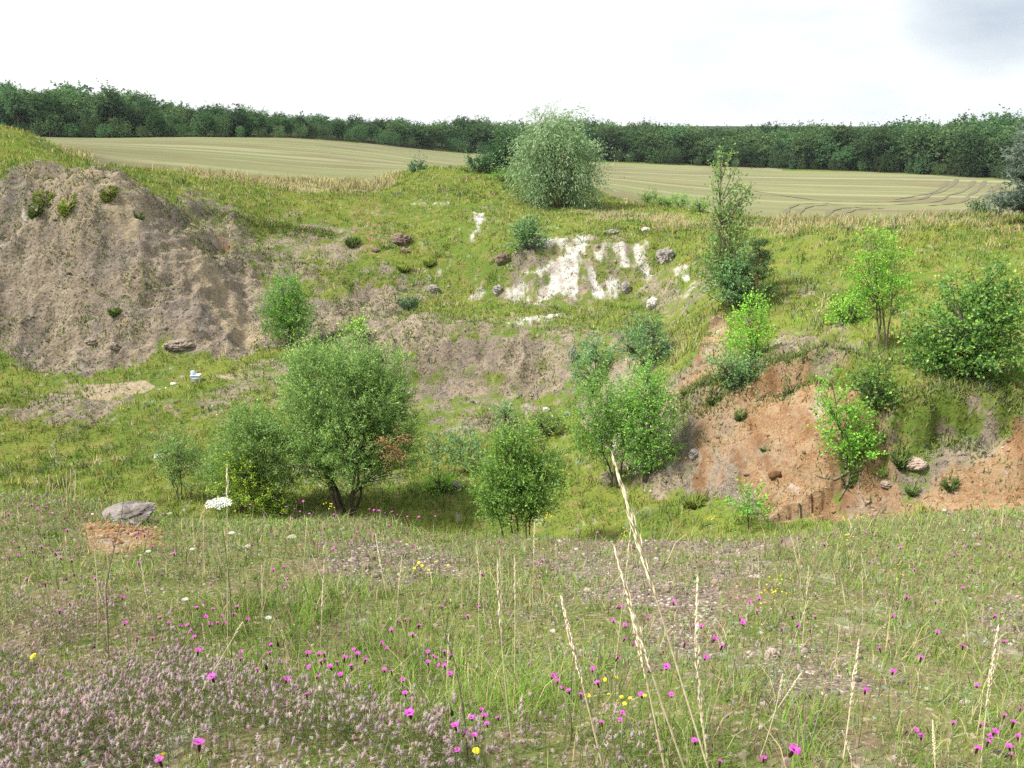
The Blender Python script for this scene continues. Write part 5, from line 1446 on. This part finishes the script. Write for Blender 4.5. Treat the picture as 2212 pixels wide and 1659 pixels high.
UNIQUE = {(885, 1540): 'largest pink flower facing up at bottom centre above the clover', (430, 1605): 'big magenta flower with a dark calyx at the bottom left in the clover',
          (345, 1642): 'magenta flower at the bottom edge just left and below the yellow one', (457, 1462): 'lone pink flower over the middle of the clover',
          (2112, 1616): 'pink flower low at the bottom right beside a pale straw', (1715, 1620): 'lone pink flower at the bottom between two bent straws'}
CLUSTERS = [
 ('pink flower in the group standing above the clover at bottom centre', 'pinks at bottom centre', [(983, 1567), (1005, 1583), (1052, 1563), (1040, 1532), (1019, 1550), (1045, 1545), (988, 1620), (1025, 1588), (1075, 1550)]),
 ('pink flower in the tall green grass left of the tall straws', 'pinks in the tall green grass', [(690, 1412), (665, 1410), (520, 1408), (520, 1422), (585, 1392), (582, 1410), (825, 1389), (835, 1400), (765, 1403), (772, 1412), (830, 1446), (845, 1450), (870, 1468), (875, 1497), (685, 1461), (620, 1467), (662, 1500), (555, 1445), (700, 1412), (713, 1440), (728, 1430), (790, 1425), (668, 1440), (692, 1428), (703, 1425), (735, 1457), (745, 1420), (758, 1438)]),
 ('pink flower in the loose band between green grass and straws', 'pinks beside the tall straws', [(925, 1408), (935, 1417), (925, 1430), (942, 1420), (960, 1408), (965, 1428), (975, 1416), (948, 1437), (960, 1438), (972, 1455), (1040, 1240), (1010, 1330), (1000, 1305), (1035, 1310), (955, 1310), (905, 1350), (890, 1370), (875, 1338), (860, 1340), (845, 1360), (930, 1270)]),
 ('pink flower in the cluster at the upper edge of the clover', 'pinks above the clover', [(420, 1375), (428, 1405), (297, 1377), (345, 1333), (388, 1340), (390, 1352), (425, 1312), (430, 1335), (445, 1332), (365, 1345), (512, 1310), (460, 1315), (480, 1330), (437, 1350), (455, 1348), (405, 1350), (412, 1362), (470, 1345), (485, 1345), (535, 1338), (505, 1326), (330, 1378)]),
 ('pink flower scattered over the turf left of centre', 'pinks in the left turf', [(455, 1260), (613, 1225), (680, 1245), (560, 1235), (615, 1270), (620, 1250), (590, 1230), (520, 1220), (430, 1215), (350, 1240), (300, 1215), (265, 1290), (205, 1250), (150, 1303), (98, 1262), (85, 1265), (60, 1250), (160, 1240), (230, 1300), (270, 1345), (130, 1320), (375, 1195), (490, 1200), (700, 1235)]),
 ('pink flower standing on the far edge of the lip in front of the willow shrub', 'pinks on the lip before the willow shrub', [(565, 1110), (582, 1085), (596, 1080), (640, 1085), (648, 1105), (655, 1083), (668, 1110), (722, 1112), (618, 1095), (690, 1128), (700, 1140), (540, 1090), (630, 1120), (610, 1110)]),
 ('pink flower on the lip in front of the gap between willow shrub and green bush', 'pinks on the lip before the gap', [(798, 1100), (808, 1102), (818, 1103), (832, 1108), (846, 1106), (790, 1120), (880, 1116), (905, 1117), (930, 1105), (940, 1115), (858, 1112), (796, 1152), (810, 1155), (818, 1153), (735, 1165), (855, 1170), (880, 1150), (770, 1150), (840, 1135), (760, 1175), (895, 1178), (920, 1165), (690, 1180), (720, 1185)]),
 ('pink flower on the lip before the dense green bush', 'pinks before the green bush', [(1040, 1132), (1050, 1118), (1110, 1120), (1142, 1135), (1185, 1118), (1230, 1140), (1247, 1143), (1275, 1130), (1165, 1218), (1165, 1245), (1172, 1210), (1150, 1195), (1080, 1170), (1290, 1150)]),
 ('pink flower in the left patch by the red soil', 'pinks on the left lip', [(10, 1080), (40, 1095), (80, 1100), (100, 1068), (130, 1080), (60, 1130), (160, 1140), (140, 1117), (285, 1130), (300, 1150), (320, 1146), (40, 1200), (70, 1190), (95, 1200), (130, 1205), (120, 1195), (155, 1210), (18, 1110), (110, 1108), (68, 1090), (90, 1180), (185, 1118), (215, 1080), (100, 1095), (145, 1145), (295, 1160), (312, 1155), (30, 1170), (350, 1110), (330, 1180)]),
 ('pink flower among the gravel and silver rosettes', 'pinks on the gravel', [(1400, 1335), (1325, 1340), (1340, 1310), (1600, 1335), (1635, 1320), (1640, 1292), (1710, 1330), (1725, 1350), (1750, 1360), (1760, 1332), (1690, 1358), (1560, 1395), (1545, 1380), (1500, 1350), (1515, 1352), (1480, 1390), (1525, 1420), (1370, 1390), (1350, 1350), (1455, 1300), (1605, 1345), (1620, 1300)]),
 ('pink flower half hidden behind the tall pale straws', 'pinks behind the straws', [(1195, 1460), (1215, 1485), (1228, 1492), (1205, 1470), (1290, 1475), (1280, 1445), (1350, 1380), (1335, 1420), (1345, 1540), (1340, 1555), (1300, 1560), (1255, 1500), (1450, 1500), (1440, 1440), (1405, 1445), (1385, 1500)]),
 ('pink flower on the right edge of the lip before the orange bank', 'pinks on the right lip', [(1960, 1090), (2000, 1112), (2050, 1108), (2090, 1122), (2100, 1098), (2130, 1107), (2150, 1122), (2170, 1112), (2190, 1097), (1905, 1112), (1885, 1112), (1860, 1160), (1870, 1150), (1740, 1162), (1725, 1162), (1690, 1167), (1845, 1165), (1920, 1180), (1945, 1182), (1990, 1172), (2010, 1190), (2062, 1200), (2085, 1182), (2120, 1162), (2180, 1200), (2140, 1180), (1835, 1225), (1880, 1215), (1800, 1150), (1780, 1175)]),
 ('pink flower strewn over the turf at the right', 'pinks in the right turf', [(1960, 1290), (2025, 1365), (2080, 1270), (1930, 1330), (2150, 1240), (2190, 1260), (2100, 1230), (1975, 1230), (2020, 1300), (1990, 1420), (2080, 1395), (2170, 1385), (2150, 1330), (1900, 1400), (1930, 1450), (2110, 1480), (1870, 1490)]),
 ('pink flower in the thick patch at the bottom right corner', 'pinks at the bottom right', [(2060, 1560), (2140, 1590), (2170, 1545), (2190, 1560), (2150, 1580), (2200, 1590), (2135, 1602), (2180, 1612), (1960, 1580), (1980, 1577), (2185, 1632), (2205, 1530), (2120, 1565), (1990, 1590), (1555, 1645), (1650, 1637), (1500, 1600)]),
]
for (u, v), lab in UNIQUE.items():
    pink_flower(u, v, lab, size=1.6, hgt=.22)
for lab, grp, pts in CLUSTERS:
    for u, v in pts: pink_flower(u, v, lab, grp)

# dark seed heads and buds of spent pinks
for u, v, lab in [(976, 1538, 'dark maroon bud beside the pink group at bottom centre'), (600, 1390, 'dark bud standing beside the two pink flowers in the grass'), (575, 1440, 'dark spent bud in the clover edge')]:
    h = .22; p = hit(u, v, h)
    root = thing('flower_bud', lab, 'flower bud', (p[0], p[1], p[2]+EYE))
    mobj('bud', pmesh('bud', lathe([(-.012, .001), (-.006, .0045), (.002, .0035), (.008, .001)], 7), M_BUD, True), root, (0, 0, h))
    mobj('stem', stem_mesh(h, 1), root, (0, 0, h-.01))

# yellow flowers
def yellow_flower(u, v, label, group=None, size=1.0, h=.15, heads=1, spike=False, mat=None):
    r = np.random.default_rng(int(u*3+v*5)); p = hit(u, v, h); d = np.linalg.norm(p[:2])
    root = thing('yellow_flower', label, 'flower', (p[0], p[1], p[2]+EYE), group, r.uniform(0, 6.28))
    f = size
    for k in range(heads):
        off = np.array([0, 0, h]) if heads == 1 else np.array([r.normal(0, .018), r.normal(0, .018), h+(r.uniform(-.09, .02) if spike else r.normal(0, .012))*1.0])
        o = mobj('flower_head', pmesh('yellow_head', petals(11 if heads == 1 else 5, .002, (.011 if heads == 1 else .008)*f, .005*f, .002, r, 1, 2), mat or M_YEL), root, tuple(off))
        o.rotation_euler = (r.normal(.3, .4), r.normal(0, .4), 0)
        if heads > 1 and k < 4: mobj('stem', stem_mesh(round(off[2], 2), k+10, .0012), root, tuple(off))
    if heads == 1: mobj('stem', stem_mesh(h, 2, .0012), root, (0, 0, h))
yellow_flower(352, 1632, 'pale yellow many-petalled flower beside the magenta ones at bottom left', size=1.2)
yellow_flower(72, 1418, 'yellow flower alone at the left in the clover', size=1.2)
yellow_flower(315, 1297, 'yellow flower next to a pink one in the left turf', size=1.1)
yellow_flower(1028, 1622, 'yellow flower low in the grass at bottom centre', size=.9)
for u, v in [(1312, 1470), (1303, 1502), (1355, 1495), (1330, 1527), (1395, 1530), (1325, 1468)]:
    yellow_flower(u, v, 'yellow trefoil flower in the grass among the tall straws', 'yellow flowers among the straws', .85, .08, 2)
for u, v in [(880, 1225), (895, 1228), (912, 1222), (925, 1232), (968, 1222), (905, 1216), (940, 1215)]:
    yellow_flower(u, v, 'tiny yellow flower of the sprinkling in the middle turf', 'yellow flowers in the middle turf', .9, .06, 1)
for u, v, lab in [(1348, 1140, 'tall yellow bedstraw spike in front of the lip gravel'), (1660, 1275, 'yellow bedstraw spikes in the turf right of the gravel'), (1685, 1250, 'slim yellow bedstraw spike behind the pair in the right turf')]:
    yellow_flower(u, v, lab, None, .5, .20, 22, True)
for u, v, lab in [(1538, 1118, 'yellow flower cluster on a tall stem beyond the lip'), (1822, 1120, 'yellow flower bunch at the foot of the orange bank, left one'), (1860, 1115, 'yellow flower bunch at the foot of the orange bank, right one'), (1830, 1158, 'yellow bloom beside the pink cluster on the right lip'), (1935, 1240, 'orange-yellow flower in the right turf'), (710, 1095, 'yellow flower at the lip below the willow shrub'), (1183, 1117, 'yellow bloom before the dense green bush')]:
    yellow_flower(u, v, lab, None, .6, .25, 9)

# wild carrot and other umbels
def umbel(u, v, label, wq, base, mat, seed, h=None):
    r = np.random.default_rng(seed)
    if base is not None:
        b = hit(*base); d = ray(u*Q, v*Q); p = d/d[1]*b[1]
    else:
        p = hit(u, v, h); b = p.copy(); p = p+[0, 0, h]
    k = np.linalg.norm(p)/F*Q; R = wq*k/2
    root = thing('umbel_flower', label, 'flower', tuple(up(b)))
    top = p-b
    V, T = [], []
    parts, rays_ = [], []
    for q in range(48):
        a = q*2.399; rr = R*math.sqrt((q+.5)/48)
        c = np.array([math.cos(a)*rr, math.sin(a)*rr, -.22*rr*rr/R + r.normal(0, .03)*R])
        for s in range(14):
            e = r.normal(0, 1, 3)*R*.085; e[2] *= .4
            pv, pt = leaf_cards((c+e)[None], r.normal(0, 1, (1, 3))*[1, 1, .3], np.array([R*.13]), np.array([R*.11]), r)
            parts.append((pv, pt))
        if q % 2 == 0: rays_.append(tube(np.array([[0, 0, -.75*R], c*.6+[0, 0, -.28*R], c]), R*.022, R*.012, 3))
    mobj('flower_head', pmesh('umbel', join(parts), mat), root, tuple(top))
    mobj('rays', pmesh('rays', join(rays_), M_STEM), root, tuple(top))
    t = np.linspace(0, 1, 8)[:, None]; end = top-[0, 0, .75*R]
    c = t*end + np.sin(t*math.pi)*np.array([[.02, 0, 0]])
    mobj('stem', pmesh('stem', tube(c, .0022, .0016, 5), M_STEM, True), root)
umbel(472, 1082, 'wide white wild carrot umbel on a tall thin stem at left', 50, (496, 1500), M_UMB, 401)
for k, (u, v, w, lab) in enumerate([(400, 1293, 12, 'small white umbel in the left turf near the yellow flower'), (580, 1333, 13, 'small white umbel on the edge of the tall green grass'), (535, 1178, 12, 'cream umbel near the lip left of the dead stalks'), (500, 1150, 12, 'small white umbel near the lip below the wild carrot'), (320, 1190, 10, 'tiny white umbel by the limestone rock'), (630, 1158, 17, 'cream umbel in the turf before the willow shrub'), (1268, 1272, 13, 'cream umbel in the turf behind the straws'), (415, 1185, 10, 'tiny white umbel left of the wild carrot stem')]):
    umbel(u, v, lab, w, None, M_UMB if k not in (2, 5, 6) else M_CREAM, 410+k, .14)
umbel(366, 1120 - 12, 'spent cream umbel close to the limestone rock', 10, None, M_CREAM, 420, .14)

# tall straws
def straw(tip, base, label, group=None, head=.32, seed=1, rad=.0017, bend=0.0, husk=1.0, mid=None):
    """dry grass stalk: sight-line of its tip and foot; a narrow husk panicle at the top"""
    r = np.random.default_rng(seed)
    b = hit(*base) if base[1] < 1659 else None
    if b is None:
        d = ray(base[0]*Q, base[1]*Q); b = np.array(hit(base[0], base[1]))
    d = ray(tip[0]*Q, tip[1]*Q); p = d/d[1]*(b[1]+r.uniform(-.03, .06))
    root = thing('grass_stalk', label, 'grass stalk', tuple(up(b)), group)
    e = p-b; ln = np.linalg.norm(e)
    t = np.linspace(0, 1, 15)[:, None]
    side = np.array([1, 0, 0])*bend*ln
    c = t*e + (t*(1-t)*2)*side
    c[:, :2] += .012*np.sin(t*2.5+seed)*ln*.3*(1-t)*t
    mobj('stem', pmesh('stem', tube(c, rad, rad*.55, 5), M_STRAW, True), root)
    far = b[1]
    nh = int(46*head/.3)
    parts = []
    for k in range(nh):
        f = 1-head*(1-(k/nh)**.9); q = c[0]*0
        i = f*14; j = min(int(i), 13); q = c[j]+(c[j+1]-c[j])*(i-j)
        dr = unit(c[j+1]-c[j]); w = r.normal(0, 1, 3); w -= dr*np.dot(w, dr); w = unit(w)
        sp = (1-abs((f-(1-head*.6))/(head*.75)))
        sp = max(sp, .12)
        q2 = q+w*rad*1.2*sp*husk
        L = ln*.050*r.uniform(.7, 1.25)
        dd = unit(dr+w*.13*sp)
        parts.append(leaf_tube(q2, dd, w, L, rad*husk*.8))
    mobj('seed_head', pmesh('seed_head', join(parts), M_SEED), root)
def leaf_tube(q, d, w, L, rad):
    s = unit(np.cross(d, w))
    m = q+d*L*.42
    V = np.array([q, m+s*rad*.95, m+w*rad*.95, m-s*rad*.95, m-w*rad*.7, q+d*L])
    T = np.array([(0, 1, 2), (0, 2, 3), (0, 3, 4), (0, 4, 1), (5, 2, 1), (5, 3, 2), (5, 4, 3), (5, 1, 4)])
    return V, T
straw((1330, 1008), (1542, 1700), 'tallest pale grass stalk, leaning left across the lip to the paired bushes', seed=501, head=.40, rad=.0028)
straw((1333, 1205), (1490, 1690), 'second tall pale stalk leaning left with a thick husk', seed=502, head=.50, rad=.0028, bend=-.02)
straw((1358, 1285), (1442, 1690), 'thin pale stalk between the two leftmost leaning straws', seed=503, head=.45, rad=.0028)
straw((1215, 1302), (1310, 1690), 'pale stalk leaning left with a forked husk, left of the leaning straws', seed=504, head=.45, rad=.0028)
straw((1507, 1260), (1535, 1680), 'upright pale stalk right of the leaning straws with ragged husks', seed=505, head=.75, rad=.0028, bend=-.05)
straw((1362, 1150), (1325, 1480), 'thin straw stalk with a drooping grey plume at its tip', seed=506, head=.25, rad=.0014)
straw((1075, 1220), (1105, 1600), 'bent pale straw with a folded tip left of the straws', seed=507, head=.40, rad=.0017, bend=-.02)
straw((1112, 1215), (1112, 1500), 'thin pale straw beside the folded one', seed=508, head=.30, rad=.0014)
straw((1030, 1190), (1052, 1380), 'short upright straw on the gravel of the middle turf', seed=509, head=.40, rad=.0014)
straw((1155, 1130), (1150, 1300), 'pale straw rising above the lip by the green bush', seed=510, head=.45, rad=.0018)
straw((812, 1160), (840, 1320), 'pale straw with a narrow husk in the middle turf', seed=511, head=.5, rad=.0018)
straw((868, 1205), (850, 1400), 'straw leaning right in the middle turf', seed=512, head=.4, rad=.0014)
straw((700, 1215), (690, 1450), 'reddish straw in the tall green grass', seed=513, head=.5, rad=.0014)
straw((490, 1020), (492, 1480), 'thin straw rising behind the wild carrot umbel', seed=514, head=.14, rad=.0016)
straw((1855, 1388), (1822, 1640), 'pale straw leaning right on the near right', seed=515, head=.55, rad=.0022)
straw((2155, 1362), (2118, 1670), 'tall pale straw near the right edge', seed=516, head=.55, rad=.0022, bend=-.02)
straw((2015, 1560), (2022, 1690), 'short grey straw at the bottom right', seed=517, head=.6, rad=.002)
straw((1730, 1455), (1660, 1560), 'thin straw lying slanted near the pink-white stone', seed=518, head=.4, rad=.0016)
straw((415, 1120), (428, 1250), 'short straw on the lip left of the wild carrot', seed=519, head=.5, rad=.0016)
straw((440, 1118), (440, 1230), 'second short straw on the lip beside the wild carrot', seed=520, head=.5, rad=.0016)
straw((663, 1122), (655, 1230), 'short straw on the lip before the willow shrub', seed=521, head=.5, rad=.0014)
straw((38, 1090), (45, 1190), 'pale straw at the far left of the lip', seed=522, head=.4, rad=.0014)
straw((1820, 1580), (1840, 1680), 'bent straw leaning over at the bottom right of centre', seed=523, head=.6, rad=.002, bend=.1)
straw((1455, 1330), (1460, 1440), 'small straw in the silver rosettes', seed=524, head=.5, rad=.0012)
straw((520, 1350), (420, 1520), 'long dry straw slanting over the clover', seed=525, head=.15, rad=.0016)
straw((1690, 1460), (1640, 1640), 'curved thin straw in the bottom right turf', seed=526, head=.2, rad=.0013, bend=.05)
# fine straws standing in the grass, too alike to tell apart
r_ = np.random.default_rng(77)
for k in range(20):
    u = r_.uniform(60, 2150); v0 = r_.uniform(1240, 1500)
    straw((u+r_.normal(0, 16), v0-r_.uniform(60, 130)), (u, v0+40), 'thin short straw standing in the turf of the lip', 'thin straws in the turf', seed=540+k, head=r_.uniform(.3, .6), rad=.0011, bend=r_.normal(0, .03), husk=.9)
# dry tuft at the left end of the lip
for k in range(12):
    u = 115+r_.uniform(-18, 60); 
    straw((u+r_.normal(0, 10), r_.uniform(1012, 1050)), (u+r_.normal(0, 5), 1085+r_.uniform(0, 14)), 'pale straw of the tuft behind the pinks on the left lip', 'straw tuft on the left lip', seed=600+k, head=.35, rad=.0017)
# dead stalks
for pts, lab in [([(235, 1425), (232, 1330), (228, 1270), (245, 1190), (262, 1120), (268, 1070)], 'tall dark dead stalk rising from the clover at left'), ([(228, 1325), (212, 1270), (205, 1200), (207, 1150)], 'pale dead stalk curving beside the dark one'), ([(1010, 1640), (1005, 1560), (985, 1440), (955, 1350)], 'thin dark dead stalk in the grass left of the straws'), ([(275, 1460), (250, 1430), (222, 1400)], 'short dark twig slanting out of the clover')]:
    b = hit(*pts[0]); P = []
    for j, (u, v) in enumerate(pts):
        d = ray(u*Q, v*Q); P.append(d/d[1]*(b[1]+.02*j)-b)
    P = np.array(P); tq = np.linspace(0, len(P)-1, 14)
    P = np.stack([np.interp(tq, range(len(P)), P[:, k]) for k in range(3)], 1)
    root = thing('dead_stalk', lab, 'stalk', tuple(up(b)))
    V, T = tube(P, .0028, .001, 5); st_ = mobj('stem', tri_mesh('stalk', V, T, M_STRAW if 'pale' in lab else M_TWIG, None, True), root)
    parts = []
    rr = np.random.default_rng(len(lab))
    for q in range(5):
        f = int(rr.integers(6, 13)); e = P[f]+np.array([rr.normal(0, .02), 0, .05])
        parts.append(tube(np.array([P[f], (P[f]+e)/2+[.003, 0, 0], e]), .0012, .0006, 3))
    V, T = join(parts); mobj('side_twigs', tri_mesh('twigs', V, T, M_TWIG), st_)

# ------------------------------------------------------------------ thin summer haze between the viewer and the wood
HZ = bpy.data.materials.new('haze'); HZ.use_nodes = True
HZ.node_tree.nodes.clear()
ho = HZ.node_tree.nodes.new('ShaderNodeOutputMaterial'); hv = HZ.node_tree.nodes.new('ShaderNodeVolumePrincipled')
hv.inputs['Color'].default_value = (.80, .90, 1.0, 1); hv.inputs['Density'].default_value = .00007
HZ.node_tree.links.new(hv.outputs[0], ho.inputs['Volume'])
bm = bmesh.new(); bmesh.ops.create_cube(bm, size=1)
for v in bm.verts: v.co = Vector((v.co.x*6200, v.co.y*6200, v.co.z*82+3.0))
hm = bpy.data.meshes.new('haze'); bm.to_mesh(hm); bm.free(); hm.materials.append(HZ)
tag(mobj('haze', hm), 'faint bluish summer haze over the quarry and field', 'haze', kind='stuff')
